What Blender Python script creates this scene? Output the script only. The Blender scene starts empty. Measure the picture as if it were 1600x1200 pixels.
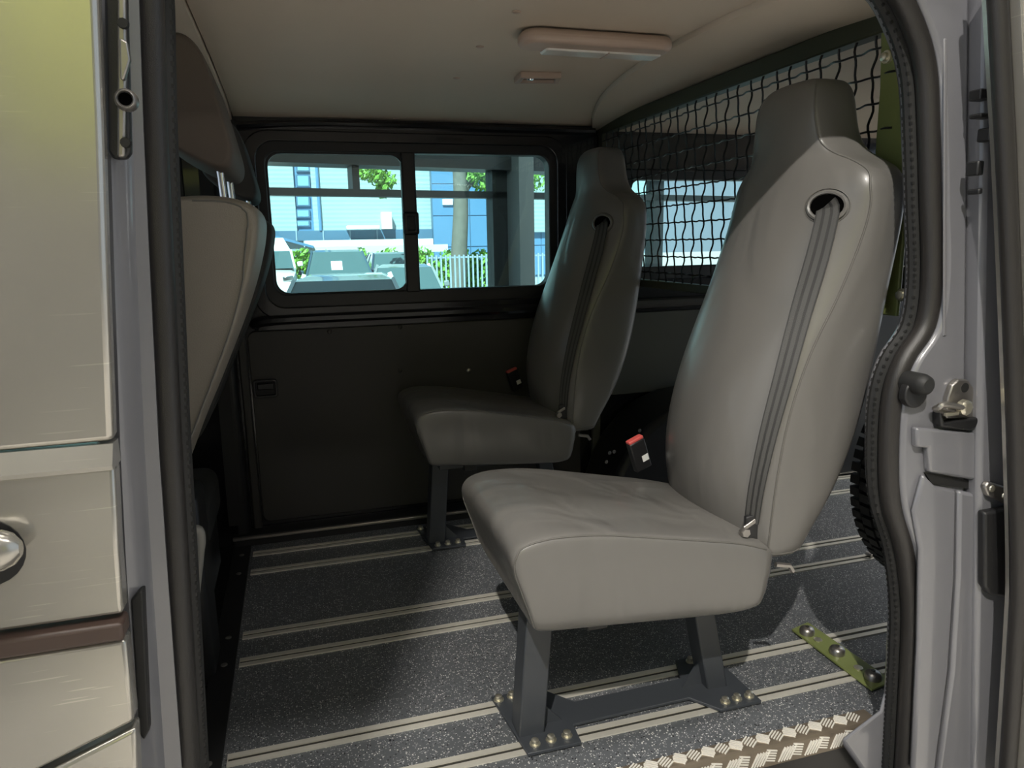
import bpy, bmesh, math, random
from mathutils import Vector, Matrix
from mathutils.bvhtree import BVHTree
import numpy as np
random.seed(7)
S = bpy.context.scene
COL = S.collection

# ------------------------------------------------------------------ camera
MR = np.array([[0.9580067, -0.28616636, -0.01822011],
               [0.07213685, 0.17902196, 0.98119693],
               [0.27752375, 0.94130757, -0.19214738]])      # right, up, forward
FPX = 1133.48
CAMZ = 1.15
cd = bpy.data.cameras.new('camera'); cam = bpy.data.objects.new('camera', cd); COL.objects.link(cam)
cd.sensor_width = 36.0; cd.lens = FPX / 1600 * 36; cd.clip_start = 0.02; cd.clip_end = 300
cam.matrix_world = Matrix(((MR[0][0], MR[1][0], -MR[2][0], 0), (MR[0][1], MR[1][1], -MR[2][1], 0),
                           (MR[0][2], MR[1][2], -MR[2][2], CAMZ), (0, 0, 0, 1)))
S.camera = cam

# ------------------------------------------------------------------ world, sun, hall spotlight, added fill lights, exposure
S.view_settings.view_transform = 'Standard'; S.view_settings.look = 'None'
S.view_settings.gamma = 1; S.view_settings.exposure = 0.0; S.view_settings.use_curve_mapping = False
w = bpy.data.worlds.new('sky'); S.world = w; w.use_nodes = True
w.node_tree.nodes['Background'].inputs[0].default_value = (0.72, 0.86, 1.0, 1)
w.node_tree.nodes['Background'].inputs[1].default_value = 0.75

def light(name, typ, loc, target, energy, color=(1, 1, 1), **kw):
    d = bpy.data.lights.new(name, typ); d.energy = energy; d.color = color
    for k, v in kw.items(): setattr(d, k, v)
    o = bpy.data.objects.new(name, d); COL.objects.link(o); o.location = loc
    o.rotation_euler = (Vector(target) - Vector(loc)).to_track_quat('-Z', 'Y').to_euler()
    return o
light('sun', 'SUN', (-10, -12, 25), (0, 8, 0), 15, (1, 0.97, 0.9), angle=0.01)
light('hall_spotlight', 'SPOT', (-2.08, -3.85, 6.7), (0.9, 1.6, 0.5), 2500, (1, 0.95, 0.87), spot_size=math.radians(50), spot_blend=0.3, shadow_soft_size=0.06)
for lx, ly, e in ((-2.4, 0.0, 58), (0.4, 0.0, 58), (3.2, 0.0, 58), (1.0, -3.6, 45), (6.3, 2.3, 330)):  # added fill with no visible source; the last one brightens the cargo floor
    light('hall_fill', 'AREA', (lx, ly, 5.0), (lx, ly, 0), e, (1, 0.955, 0.89), shape='RECTANGLE', size=2.2, size_y=0.35)
light('lime_board_fill', 'AREA', (-1.5, -5.9, 5.0), (-1.5, -6.9, 3.2), 110, (1, 0.97, 0.9), shape='RECTANGLE', size=6.0, size_y=0.3)  # added fill that brightens the unseen lime board for its reflection

# ------------------------------------------------------------------ helpers
def at(axis, val, px, py):
    d = MR.T @ np.array([(px - 800) / FPX, -(py - 600) / FPX, 1.0])
    c = np.array([0, 0, CAMZ]); t = (val - c[axis]) / d[axis]
    return Vector((c + d * t).tolist())

class MB:
    def __init__(s): s.bm = bmesh.new()
    def box(s, a, b):
        a, b = Vector(a), Vector(b)
        vs = [s.bm.verts.new((x, y, z)) for x in (a.x, b.x) for y in (a.y, b.y) for z in (a.z, b.z)]
        for f in ((0, 1, 3, 2), (4, 6, 7, 5), (0, 4, 5, 1), (2, 3, 7, 6), (0, 2, 6, 4), (1, 5, 7, 3)):
            s.bm.faces.new([vs[i] for i in f])
        return s
    def loft(s, rings, closed=True, caps=True):
        rv = [[s.bm.verts.new(p) for p in r] for r in rings]
        n = len(rv[0])
        for i in range(len(rv) - 1):
            for j in range(n if closed else n - 1):
                k = (j + 1) % n
                s.bm.faces.new((rv[i][j], rv[i][k], rv[i + 1][k], rv[i + 1][j]))
        if caps and closed:
            s.bm.faces.new(list(reversed(rv[0]))); s.bm.faces.new(rv[-1])
        return s
    def tube(s, pts, r, n=8, caps=True, flat=None):
        pts = [Vector(p) for p in pts]; rings = []
        up = None
        for i, p in enumerate(pts):
            t = (pts[min(i + 1, len(pts) - 1)] - pts[max(i - 1, 0)]).normalized()
            if up is None:
                up = Vector((0, 0, 1)) if abs(t.z) < .9 else Vector((0, 1, 0))
            u = (up - t * up.dot(t)).normalized(); v = t.cross(u); up = u
            rr = r[i] if isinstance(r, (list, tuple)) else r
            ru, rw = (rr, rr) if flat is None else (rr * flat, rr)
            rings.append([p + u * ru * math.cos(2 * math.pi * k / n) + v * rw * math.sin(2 * math.pi * k / n) for k in range(n)])
        return s.loft(rings, True, caps)
    def beam(s, a, b, wa, wb, side):
        a, b = Vector(a), Vector(b); t = (b - a).normalized(); sd = Vector(side)
        u = (sd - t * sd.dot(t)).normalized(); v = t.cross(u)
        return s.loft([[p + u * x * wa / 2 + v * y * wb / 2 for x, y in ((-1, -1), (1, -1), (1, 1), (-1, 1))] for p in (a, b)])
    def prism(s, poly, axis, a, b):
        def mk(p, t):
            if axis == 0: return (t, p[0], p[1])
            if axis == 1: return (p[0], t, p[1])
            return (p[0], p[1], t)
        return s.loft([[mk(p, a) for p in poly], [mk(p, b) for p in poly]])
    def ring(s, outer, inner, axis, a, b):
        def mk(p, t): return (t, p[0], p[1]) if axis == 0 else ((p[0], t, p[1]) if axis == 1 else (p[0], p[1], t))
        L = [[s.bm.verts.new(mk(p, t)) for p in q] for q, t in ((outer, a), (outer, b), (inner, b), (inner, a))]
        n = len(outer)
        for i in range(4):
            A, B = L[i], L[(i + 1) % 4]
            for j in range(n):
                k = (j + 1) % n; s.bm.faces.new((A[j], A[k], B[k], B[j]))
        return s
    def lathe(s, prof, c, axis, n=24):
        c = Vector(c); rings = []
        ax = Vector(axis).normalized(); u = ax.orthogonal().normalized(); v = ax.cross(u)
        for r, h in prof:
            rings.append([c + ax * h + (u * math.cos(2 * math.pi * k / n) + v * math.sin(2 * math.pi * k / n)) * max(r, 1e-4) for k in range(n)])
        return s.loft(rings)
    def build(s, name, mat, parent=None, bevel=0, sub=0, smooth=True, seg=2, kind=None, label=None):
        bmesh.ops.recalc_face_normals(s.bm, faces=s.bm.faces)
        me = bpy.data.meshes.new(name); s.bm.to_mesh(me); s.bm.free()
        return link(name, me, mat, parent, bevel, sub, smooth, seg, kind, label)
def link(name, me, mat, parent=None, bevel=0, sub=0, smooth=True, seg=2, kind=None, label=None):
    o = bpy.data.objects.new(name, me); COL.objects.link(o)
    if mat and not me.materials: me.materials.append(mat)
    if smooth:
        me.shade_smooth()
        if not sub:
            try: me.set_sharp_from_angle(angle=math.radians(38))
            except Exception: pass
    if bevel:
        m = o.modifiers.new('bevel', 'BEVEL'); m.width = bevel; m.segments = seg; m.limit_method = 'ANGLE'; m.angle_limit = math.radians(35)
        m.harden_normals = False
    if sub:
        m = o.modifiers.new('sub', 'SUBSURF'); m.levels = sub; m.render_levels = sub
    if parent is not None: attach(o, parent)
    if kind: o['kind'] = kind
    if label: o['label'] = label
    return o
def attach(o, parent):
    o.parent = parent
    t = Vector((0, 0, 0)); p = parent
    # world translation of the parent (parents only carry translations when parts are attached)
    while p is not None:
        if p.parent is None: t += p.location
        p = p.parent
    o.matrix_parent_inverse = Matrix.Translation(-t) if parent.parent is None else Matrix.Identity(4)
    if parent.parent is not None: o.matrix_parent_inverse = Matrix.Identity(4)
def thing(name, label, cat, loc=(0, 0, 0), group=None, kind=None):
    o = bpy.data.objects.new(name, None); COL.objects.link(o); o.location = loc; o.empty_display_size = .1
    return tag(o, label, cat, group, kind)
def tag(o, label, cat, group=None, kind=None):
    o['label'] = label; o['category'] = cat
    if group: o['group'] = group
    if kind: o['kind'] = kind
    return o
def copy_tree(o, parent=None):
    c = o.copy(); COL.objects.link(c)
    if parent is not None:
        mi = o.matrix_parent_inverse.copy(); c.parent = parent; c.matrix_parent_inverse = mi
    for ch in [x for x in ALL_CHILDREN(o)]: copy_tree(ch, c)
    return c
def ALL_CHILDREN(o): return [x for x in bpy.data.objects if x.parent == o]
def rrect(x0, x1, z0, z1, r, n=6):
    pts = []
    for cx, cz, a0 in ((x1 - r, z1 - r, 0), (x0 + r, z1 - r, 90), (x0 + r, z0 + r, 180), (x1 - r, z0 + r, 270)):
        for k in range(n + 1):
            a = math.radians(a0 + 90 * k / n); pts.append((cx + r * math.cos(a), cz + r * math.sin(a)))
    return pts
def smoothpath(pts, n=6):
    P = [Vector(p) for p in pts]; out = []
    for i in range(len(P) - 1):
        p0, p1, p2, p3 = P[max(i - 1, 0)], P[i], P[i + 1], P[min(i + 2, len(P) - 1)]
        for k in range(n):
            t = k / n
            out.append(0.5 * ((2 * p1) + (p2 - p0) * t + (2 * p0 - 5 * p1 + 4 * p2 - p3) * t * t + (3 * p1 - p0 - 3 * p2 + p3) * t ** 3))
    out.append(P[-1]); return out

# ------------------------------------------------------------------ materials
def mat(name, col, rough=.5, metal=0, coat=0, bump=0, bscale=200, var=0, vscale=4, spec=.5, emit=None, sheen=0):
    m = bpy.data.materials.new(name); m.use_nodes = True; nt = m.node_tree; b = nt.nodes['Principled BSDF']
    b.inputs['Base Color'].default_value = (*col, 1); b.inputs['Roughness'].default_value = rough
    b.inputs['Metallic'].default_value = metal; b.inputs['Coat Weight'].default_value = coat
    b.inputs['Coat Roughness'].default_value = .06; b.inputs['Specular IOR Level'].default_value = spec
    if emit: b.inputs['Emission Color'].default_value = (*emit[:3], 1); b.inputs['Emission Strength'].default_value = emit[3]
    tc = nt.nodes.new('ShaderNodeTexCoord')
    if var:
        n = nt.nodes.new('ShaderNodeTexNoise'); n.inputs['Scale'].default_value = vscale; n.inputs['Detail'].default_value = 5
        nt.links.new(tc.outputs['Object'], n.inputs['Vector'])
        mx = nt.nodes.new('ShaderNodeMix'); mx.data_type = 'RGBA'
        mx.inputs[6].default_value = (*[c * (1 - var) for c in col], 1); mx.inputs[7].default_value = (*[min(1, c * (1 + var)) for c in col], 1)
        nt.links.new(n.outputs['Fac'], mx.inputs[0]); nt.links.new(mx.outputs[2], b.inputs['Base Color'])
    if bump:
        n = nt.nodes.new('ShaderNodeTexNoise'); n.inputs['Scale'].default_value = bscale; n.inputs['Detail'].default_value = 3
        nt.links.new(tc.outputs['Object'], n.inputs['Vector'])
        bp = nt.nodes.new('ShaderNodeBump'); bp.inputs['Strength'].default_value = bump; bp.inputs['Distance'].default_value = .002
        nt.links.new(n.outputs['Fac'], bp.inputs['Height']); nt.links.new(bp.outputs['Normal'], b.inputs['Normal'])
    return m
def N(m, t): return m.node_tree.nodes.new(t)
def L(m, a, b): m.node_tree.links.new(a, b)

M_paint = mat('grey_paint', (.165, .165, .18), .28, 0, .8, bump=.02, bscale=900)
M_paint2 = mat('grey_paint_worn', (.17, .168, .178), .33, 0, .5, bump=.05, bscale=30)
M_dark = mat('black_body_paint', (.010, .010, .012), .22, 0, .6)
M_rub = mat('black_rubber', (.022, .020, .019), .36, 0, 0, bump=.25, bscale=900)
M_rubm = mat('matt_rubber', (.012, .012, .012), .6)
M_black = mat('black_plastic', (.014, .014, .015), .42, bump=.15, bscale=700)
M_panel = mat('dark_lining_panel', (.040, .038, .034), .55, bump=.1, bscale=500, var=.1)
M_panel2 = mat('cargo_lining_panel', (.075, .075, .062), .6, bump=.1, bscale=500)
M_head = mat('headliner', (.54, .455, .365), .55, bump=.08, bscale=350, var=.05, vscale=3)
M_lampc = mat('cream_lamp_plastic', (.42, .32, .26), .4)
M_lens = mat('frosted_lens', (.62, .60, .55), .25, coat=.5)
M_alu = mat('rail_aluminium', (.74, .71, .63), .38, .45, bump=.1, bscale=60, var=.1, vscale=20)
M_bars = mat('worn_tread_aluminium', (.88, .85, .78), .35, .3)
M_plate = mat('chequer_plate', (.20, .165, .125), .4, .5, var=.25, vscale=25)
M_slot = mat('rail_slot', (.03, .028, .022), .5)
M_olive = mat('olive_paint', (.17, .20, .065), .38, coat=.15, bump=.06, bscale=300)
M_oliveD = mat('dark_olive_paint', (.030, .033, .016), .4)
M_wire = mat('black_wire', (.010, .010, .010), .32)
M_zinc = mat('zinc_bolt', (.72, .68, .56), .32, .9, bump=.15, bscale=300)
M_steel = mat('dull_steel', (.36, .34, .32), .36, .9, bump=.1, bscale=200)
M_chrome = mat('chrome', (.8, .8, .82), .08, 1)
M_frame = mat('grey_seat_frame', (.045, .050, .058), .42, bump=.05, bscale=300)
M_fab = mat('beige_seat_vinyl', (.205, .182, .152), .5, bump=.35, bscale=420, var=.04)
M_brown = mat('brown_headrest_cloth', (.075, .058, .046), .75, bump=.3, bscale=900)
M_darkcloth = mat('dark_seat_cloth', (.03, .029, .027), .8)
M_red = mat('red_button', (.62, .10, .09), .4)
M_white = mat('white_sticker', (.8, .8, .78), .5)
M_ltgrey = mat('pale_grey_plastic', (.32, .31, .29), .35)
M_brownstrip = mat('brown_rub_strip', (.085, .055, .045), .35)
M_step = mat('step_plastic', (.035, .033, .032), .45, bump=.4, bscale=500)
M_tyre = mat('tyre_rubber', (.016, .016, .016), .6, bump=.2, bscale=200)
M_hallfloor = mat('hall_floor', (.64, .61, .57), .3, var=.1, vscale=2)
M_hallceil = mat('hall_ceiling', (.6, .58, .54), .8)
M_hallwall = mat('hall_wall', (.36, .34, .31), .7, var=.08)
M_lime = mat('lime_reflector', (.56, .62, .12), .6)  # colour of the unseen boards mirrored in the silver panels
M_frameG = mat('glazing_frame', (.030, .033, .036), .4)

def vinyl():
    m = mat('grey_vinyl', (.140, .134, .126), .33, coat=.12)
    nt = m.node_tree; b = nt.nodes['Principled BSDF']; tc = N(m, 'ShaderNodeTexCoord')
    n1 = N(m, 'ShaderNodeTexNoise'); n1.inputs['Scale'].default_value = 650
    n2 = N(m, 'ShaderNodeTexNoise'); n2.inputs['Scale'].default_value = 7; n2.inputs['Detail'].default_value = 1.5; n2.inputs['Distortion'].default_value = .8
    mp = N(m, 'ShaderNodeMapping'); mp.inputs['Scale'].default_value = (1, 1, .35)
    L(m, tc.outputs['Object'], n1.inputs['Vector']); L(m, tc.outputs['Object'], mp.inputs['Vector']); L(m, mp.outputs['Vector'], n2.inputs['Vector'])
    b1 = N(m, 'ShaderNodeBump'); b1.inputs['Strength'].default_value = .08; b1.inputs['Distance'].default_value = .001
    b2 = N(m, 'ShaderNodeBump'); b2.inputs['Strength'].default_value = .55; b2.inputs['Distance'].default_value = .02
    L(m, n1.outputs['Fac'], b1.inputs['Height']); L(m, n2.outputs['Fac'], b2.inputs['Height']); L(m, b2.outputs['Normal'], b1.inputs['Normal'])
    L(m, b1.outputs['Normal'], b.inputs['Normal'])
    return m
M_vinyl = vinyl()
M_void = mat('hole_shade_black', (.002, .002, .002), .9, spec=0)  # black that stands in for the darkness inside holes
M_seam = mat('seam_thread', (.11, .105, .095), .6)

def floor_mat():
    m = mat('speckled_vinyl_floor', (.03, .033, .038), .33)
    b = m.node_tree.nodes['Principled BSDF']; tc = N(m, 'ShaderNodeTexCoord')
    prev = None
    base = N(m, 'ShaderNodeTexNoise'); base.inputs['Scale'].default_value = 5; L(m, tc.outputs['Object'], base.inputs['Vector'])
    mx0 = N(m, 'ShaderNodeMix'); mx0.data_type = 'RGBA'; mx0.inputs[6].default_value = (.085, .091, .099, 1); mx0.inputs[7].default_value = (.115, .122, .131, 1)
    L(m, base.outputs['Fac'], mx0.inputs[0]); prev = mx0.outputs[2]
    for sc, rad, thr, col in ((170, .30, .62, (.62, .62, .60)), (260, .34, .7, (.40, .41, .42)), (150, .3, .8, (.004, .004, .005))):
        v = N(m, 'ShaderNodeTexVoronoi'); v.inputs['Scale'].default_value = sc; L(m, tc.outputs['Object'], v.inputs['Vector'])
        lt = N(m, 'ShaderNodeMath'); lt.operation = 'LESS_THAN'; lt.inputs[1].default_value = rad; L(m, v.outputs['Distance'], lt.inputs[0])
        sp = N(m, 'ShaderNodeSeparateColor'); L(m, v.outputs['Color'], sp.inputs[0])
        gt = N(m, 'ShaderNodeMath'); gt.operation = 'GREATER_THAN'; gt.inputs[1].default_value = thr; L(m, sp.outputs[0], gt.inputs[0])
        mu = N(m, 'ShaderNodeMath'); mu.operation = 'MULTIPLY'; L(m, lt.outputs[0], mu.inputs[0]); L(m, gt.outputs[0], mu.inputs[1])
        mx = N(m, 'ShaderNodeMix'); mx.data_type = 'RGBA'; mx.inputs[7].default_value = (*col, 1)
        L(m, mu.outputs[0], mx.inputs[0]); L(m, prev, mx.inputs[6]); prev = mx.outputs[2]
    L(m, prev, b.inputs['Base Color'])
    return m
M_floor = floor_mat()

def glass(name, tint, gl=.06):
    m = bpy.data.materials.new(name); m.use_nodes = True; nt = m.node_tree; nt.nodes.clear()
    o = N(m, 'ShaderNodeOutputMaterial'); t = N(m, 'ShaderNodeBsdfTransparent'); g = N(m, 'ShaderNodeBsdfGlossy'); x = N(m, 'ShaderNodeMixShader')
    t.inputs[0].default_value = (*tint, 1); g.inputs['Roughness'].default_value = .02; x.inputs[0].default_value = gl
    L(m, t.outputs[0], x.inputs[1]); L(m, g.outputs[0], x.inputs[2]); L(m, x.outputs[0], o.inputs[0]); return m
M_glass = glass('tinted_glass', (.80, .96, .97))
M_glass0 = glass('clear_glass', (.9, .97, .97), .05)

def silver():
    m = mat('scratched_silver_panel', (.52, .50, .455), .2, .7, bump=.05, bscale=12)
    b = m.node_tree.nodes['Principled BSDF']; tc = N(m, 'ShaderNodeTexCoord')
    # fine scratches: thin bands of strongly stretched noise in two directions, masked by a large noise
    prev = None
    for rot, sc in ((.25, (9, 1, 260)), (1.2, (9, 1, 300)), (-.15, (6, 1, 280)), (1.75, (12, 1, 240))):
        mp = N(m, 'ShaderNodeMapping'); mp.inputs['Rotation'].default_value = (0, rot, 0); mp.inputs['Scale'].default_value = sc
        L(m, tc.outputs['Object'], mp.inputs['Vector'])
        n = N(m, 'ShaderNodeTexNoise'); n.inputs['Scale'].default_value = 1; n.inputs['Detail'].default_value = 0; L(m, mp.outputs['Vector'], n.inputs['Vector'])
        r = N(m, 'ShaderNodeMapRange'); r.inputs[1].default_value = .775; r.inputs[2].default_value = .82; L(m, n.outputs['Fac'], r.inputs[0])
        if prev is None: prev = r.outputs[0]
        else:
            a = N(m, 'ShaderNodeMath'); a.operation = 'MAXIMUM'; L(m, prev, a.inputs[0]); L(m, r.outputs[0], a.inputs[1]); prev = a.outputs[0]
    big = N(m, 'ShaderNodeTexNoise'); big.inputs['Scale'].default_value = 5; big.inputs['Detail'].default_value = 4; L(m, tc.outputs['Object'], big.inputs['Vector'])
    mk = N(m, 'ShaderNodeMapRange'); mk.inputs[1].default_value = .45; mk.inputs[2].default_value = .62; L(m, big.outputs['Fac'], mk.inputs[0])
    mu = N(m, 'ShaderNodeMath'); mu.operation = 'MULTIPLY'; L(m, prev, mu.inputs[0]); L(m, mk.outputs[0], mu.inputs[1])
    c1 = N(m, 'ShaderNodeMix'); c1.data_type = 'RGBA'; c1.inputs[6].default_value = (.44, .42, .385, 1); c1.inputs[7].default_value = (.56, .54, .49, 1)
    L(m, big.outputs['Fac'], c1.inputs[0])
    c2 = N(m, 'ShaderNodeMix'); c2.data_type = 'RGBA'; c2.inputs[7].default_value = (.68, .65, .58, 1)
    L(m, mu.outputs[0], c2.inputs[0]); L(m, c1.outputs[2], c2.inputs[6]); L(m, c2.outputs[2], b.inputs['Base Color'])
    return m
M_silver = silver()

def belt_mat():
    m = mat('belt_webbing', (.05, .05, .05), .45, bump=.5, bscale=900)
    b = m.node_tree.nodes['Principled BSDF']; uv = N(m, 'ShaderNodeUVMap'); sp = N(m, 'ShaderNodeSeparateXYZ'); L(m, uv.outputs[0], sp.inputs[0])
    ml = N(m, 'ShaderNodeMath'); ml.operation = 'MULTIPLY'; ml.inputs[1].default_value = 3 * 2 * math.pi; L(m, sp.outputs[0], ml.inputs[0])
    cs = N(m, 'ShaderNodeMath'); cs.operation = 'COSINE'; L(m, ml.outputs[0], cs.inputs[0])
    r = N(m, 'ShaderNodeMapRange'); r.inputs[1].default_value = .1; r.inputs[2].default_value = .6; L(m, cs.outputs[0], r.inputs[0])
    mx = N(m, 'ShaderNodeMix'); mx.data_type = 'RGBA'; mx.inputs[6].default_value = (.050, .049, .047, 1); mx.inputs[7].default_value = (.012, .012, .012, 1)
    L(m, r.outputs[0], mx.inputs[0]); L(m, mx.outputs[2], b.inputs['Base Color'])
    return m
M_belt = belt_mat()

# ================================================================== VAN SHELL
YW = 2.97          # inner face of the far side wall
P = 1.28           # plane of the mesh partition
RAILS = (1.42, 1.587, 2.0, 2.15, 2.60, 2.765)

# ---- floor
fl = MB().box((-.24, 1.252, -.03), (3.0, 2.87, 0)).build('floor', M_floor, kind='structure')
tag(fl, 'dark speckled vinyl van floor crossed by aluminium seat rails', 'floor', kind='structure')
def rail(y, x0, x1):
    m = MB()
    prof = [(-.021, 0), (-.021, .004), (-.0055, .004), (-.0055, .0006), (.0055, .0006), (.0055, .004), (.021, .004), (.021, 0)]
    m.loft([[(x, y + a, b) for a, b in prof] for x in (x0, x1)])
    r = m.build('seat_rail', M_alu, fl, smooth=False)
    MB().box((x0 + .002, y - .005, .0007), (x1 - .002, y + .005, .0012)).build('rail_slot', M_slot, r, smooth=False)
for y in RAILS: rail(y, -.225, 2.95)
# strip along the front edge of the floor with screws
st = MB().box((-.30, 1.252, -.03), (-.235, 2.87, .003)).build('edge_strip', M_black, fl, bevel=.002)
for y in RAILS:
    MB().lathe([(.0, .0045), (.006, .0045), (.009, .003), (.009, 0)], (-.265, y, .002), (0, 0, 1), 12).build('screw', M_steel, st)
# step ledge along the far wall
MB().box((-.3, 2.855, -.03), (1.1, 2.97, .035)).build('side_ledge', M_black, fl, bevel=.006)
MB().box((-.3, 2.845, .028), (1.1, 2.862, .041)).build('ledge_trim', M_steel, fl, bevel=.003)

# ---- checker plate sill
sp = MB()
prof = [(1.292, .0), (1.292, .004), (1.258, .005), (1.252, .003), (1.249, -.003), (1.246, -.046), (1.250, -.046), (1.253, -.006), (1.262, -.001)]
sp.loft([[(x, a, b) for a, b in prof] for x in (-.25, 1.27)])
sill = sp.build('sill_plate', M_plate, fl, smooth=False)
tb = MB(); k = 0; x = -.22
while x < 1.25:
    s = 1 if k % 2 == 0 else -1
    for j in range(5):
        o = (j - 2) * .0062
        d = Vector((.82, .57 * s, 0)).normalized(); n = Vector((-d.y, d.x, 0))
        c = Vector((x, 1.274, .0055)) + n * o; hl = .016 - abs(j - 2) * .0015
        tb.beam(c - d * hl, c + d * hl, .0032, .0030, (0, 0, 1))
        if k % 2 == 0:              # on the folded front
            c = Vector((x + .012 + o * 1.2, 1.2465, -.024)); d = Vector((.45, 0, .88)).normalized()
            tb.beam(c - d * .019, c + d * .019, .0032, .0030, (0, 1, 0))
        else:
            c = Vector((x + .004 + o * .2, 1.2475, -.020 + o)); d = Vector((.95, 0, -.25)).normalized()
            tb.beam(c - d * .014, c + d * .014, .0030, .0030, (0, 1, 0))
    k += 1; x += .036
tb.build('tread_bars', M_bars, sill, kind='stuff', smooth=False)

# ---- step well below the sill
stp = thing('door_step', 'black plastic entry step below the chequered sill plate', 'step', (.5, 1.0, -.3))
MB().box((-.3, .80, -.34), (1.27, 1.262, -.30)).build('tread', M_step, stp, bevel=.006)
MB().box((-.3, 1.2505, -.30), (1.27, 1.262, -.0305)).build('riser', M_step, stp)
MB().tube(smoothpath([(.3, 1.21, -.11), (.75, 1.19, -.105), (.95, 1.18, -.12), (1.10, 1.16, -.18), (1.2, 1.13, -.28)]), .028, 10).build('trim_roll', M_step, stp)

# ---- ceiling
cl = MB()
xs = [-.17, -.1, .2, .6, .9, 1.12]
def ceil_z(y):
    t = (y - 2.08) / .9
    return 1.655 - .035 * min(1, abs(t)) ** 3
ys = [1.20 + (2.975 - 1.20) * i / 16 for i in range(17)]
def front_edge(y): return -.172
def rear_arc(y): return .985 + .23 * max(0, (y - 1.55) / 1.35) ** 2.4
cm = MB()
for a, b, dz, nm in ((front_edge, rear_arc, 0, 'c'),):
    rings_lo = [[(a(y) + (b(y) - a(y)) * i / 8, y, ceil_z(y)) for i in range(9)] for y in ys]
    rings = [r + [(p[0], p[1], p[2] + .03) for p in reversed(r)] for r in rings_lo]
    cm.loft(rings)
ceil = cm.build('ceiling', M_head)
tag(ceil, 'beige moulded headliner over the passenger area', 'ceiling', kind='structure')
# rear headliner piece: hangs a little lower, its leading edge follows the arc
rings = []
for y in ys:
    e = rear_arc(y) + .002; z = ceil_z(y)
    row = [(e, y, z), (e + .006, y, z - .012), (e + .03, y, z - .018)] + [(e + .03 + (3.0 - e - .03) * i / 6, y, z - .018) for i in range(1, 7)]
    rings.append(row + [(p[0], p[1], z + .03) for p in reversed(row)])
MB().loft(rings).build('rear_headliner', M_head, ceil)
# cab headliner
rings = []
for y in ys:
    z = ceil_z(y); row = [(-1.5, y, z - .06), (-.6, y, z - .03), (-.2, y, z - .02), (-.176, y, z - .012)]
    rings.append(row + [(p[0], p[1], z + .03) for p in reversed(row)])
MB().loft(rings).build('cab_headliner', M_head, ceil)
for px, py in ((807, 19), (750, 76), (713, 124), (610, 185), (760, 190)):
    q = at(2, 1.65, px, py)
    MB().lathe([(.011, .001), (.011, -.002), (.006, -.004), (0, -.004)], (q.x, min(q.y, 2.94), ceil_z(min(q.y, 2.94))), (0, 0, 1), 12).build('screw', M_lampc, ceil)

# ---- outer roof skin
rf = MB().box((-1.55, 1.10, 1.70), (3.1, 3.07, 1.735)).build('van_roof', M_paint, bevel=.02)
tag(rf, 'grey painted van roof skin above the headliner', 'roof', kind='structure')

# ---- far side wall with window openings
def wall_holes(x0, x1, z0, z1, holes, y0, y1):
    xs = sorted({x0, x1, *[h[0] for h in holes], *[h[1] for h in holes]}); zs = sorted({z0, z1, *[h[2] for h in holes], *[h[3] for h in holes]})
    m = MB()
    for i in range(len(xs) - 1):
        for j in range(len(zs) - 1):
            cx, cz = (xs[i] + xs[i + 1]) / 2, (zs[j] + zs[j + 1]) / 2
            if any(h[0] < cx < h[1] and h[2] < cz < h[3] for h in holes): continue
            m.box((xs[i], y0, zs[j]), (xs[i + 1], y1, zs[j + 1]))
    bmesh.ops.remove_doubles(m.bm, verts=m.bm.verts, dist=1e-5)
    inner = {}
    for f in list(m.bm.faces):
        key = tuple(sorted(v.index for v in f.verts))
    return m
W1 = (-.115, 1.095, .905, 1.545)      # rough opening of the sliding window
W2 = (1.385, 2.60, .97, 1.45)
W3 = (-1.25, -.36, .93, 1.50)
wf = wall_holes(-1.5, 3.0, -.08, 1.71, [W1, W2, W3], YW, YW + .07).build('wall_right', M_dark, smooth=False)
tag(wf, 'glossy black far side wall of the van', 'wall', kind='structure')
# rail over the window, sill roll under it, pillar posts
MB().tube(smoothpath([(-.16, 2.955, 1.585), (.1, 2.95, 1.60), (.6, 2.95, 1.602), (1.25, 2.955, 1.60)]), .022, 8, flat=.6).build('cant_rail', M_dark, wf)
MB().tube(smoothpath([(-.16, 2.965, .845), (-.08, 2.952, .868), (.5, 2.945, .87), (1.0, 2.945, .872), (1.2, 2.955, .872)]), .020, 8).build('waist_rail', M_dark, wf)
MB().ring(rrect(-.15, 1.13, .872, 1.575, .09), rrect(-.105, 1.085, .915, 1.535, .07), 1, 2.955, 2.9645).build('window_flange', M_dark, wf, bevel=.005)
MB().box((-.30, 2.90, 0), (-.235, 2.97, 1.62)).build('pillar_post', M_black, wf, bevel=.02)
MB().box((-.226, 2.945, .0), (-.195, 2.97, .84)).build('door_edge', M_panel, wf, bevel=.006)
# lower panel with handle and screws
lp = MB().prism(rrect(-.188, 1.19, .055, .828, .03), 1, 2.955, 2.968).build('lining_panel', M_panel, wf, bevel=.003)
for px, py in ((515, 518), (625, 511), (733, 579), (625, 579)):
    q = at(1, 2.953, px, py)
    MB().lathe([(.0, -.005), (.006, -.005), (.010, -.002), (.010, .002)], (q.x, 2.955, q.z), (0, 1, 0), 12).build('screw', M_steel if (px, py) == (733, 579) else M_panel, lp)
q = at(1, 2.95, 415, 607)
hc = MB().ring(rrect(q.x - .045, q.x + .045, q.z - .036, q.z + .036, .012), rrect(q.x - .036, q.x + .036, q.z - .027, q.z + .027, .008), 1, 2.943, 2.956).build('handle_cup', M_black, lp, bevel=.002)
MB().box((q.x - .036, 2.952, q.z - .027), (q.x + .036, 2.9545, q.z + .027)).build('handle_recess', M_rubm, hc)
MB().box((q.x - .03, 2.938, q.z - .004), (q.x + .032, 2.948, q.z + .022)).build('handle_lever', M_black, hc, bevel=.004)
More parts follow.
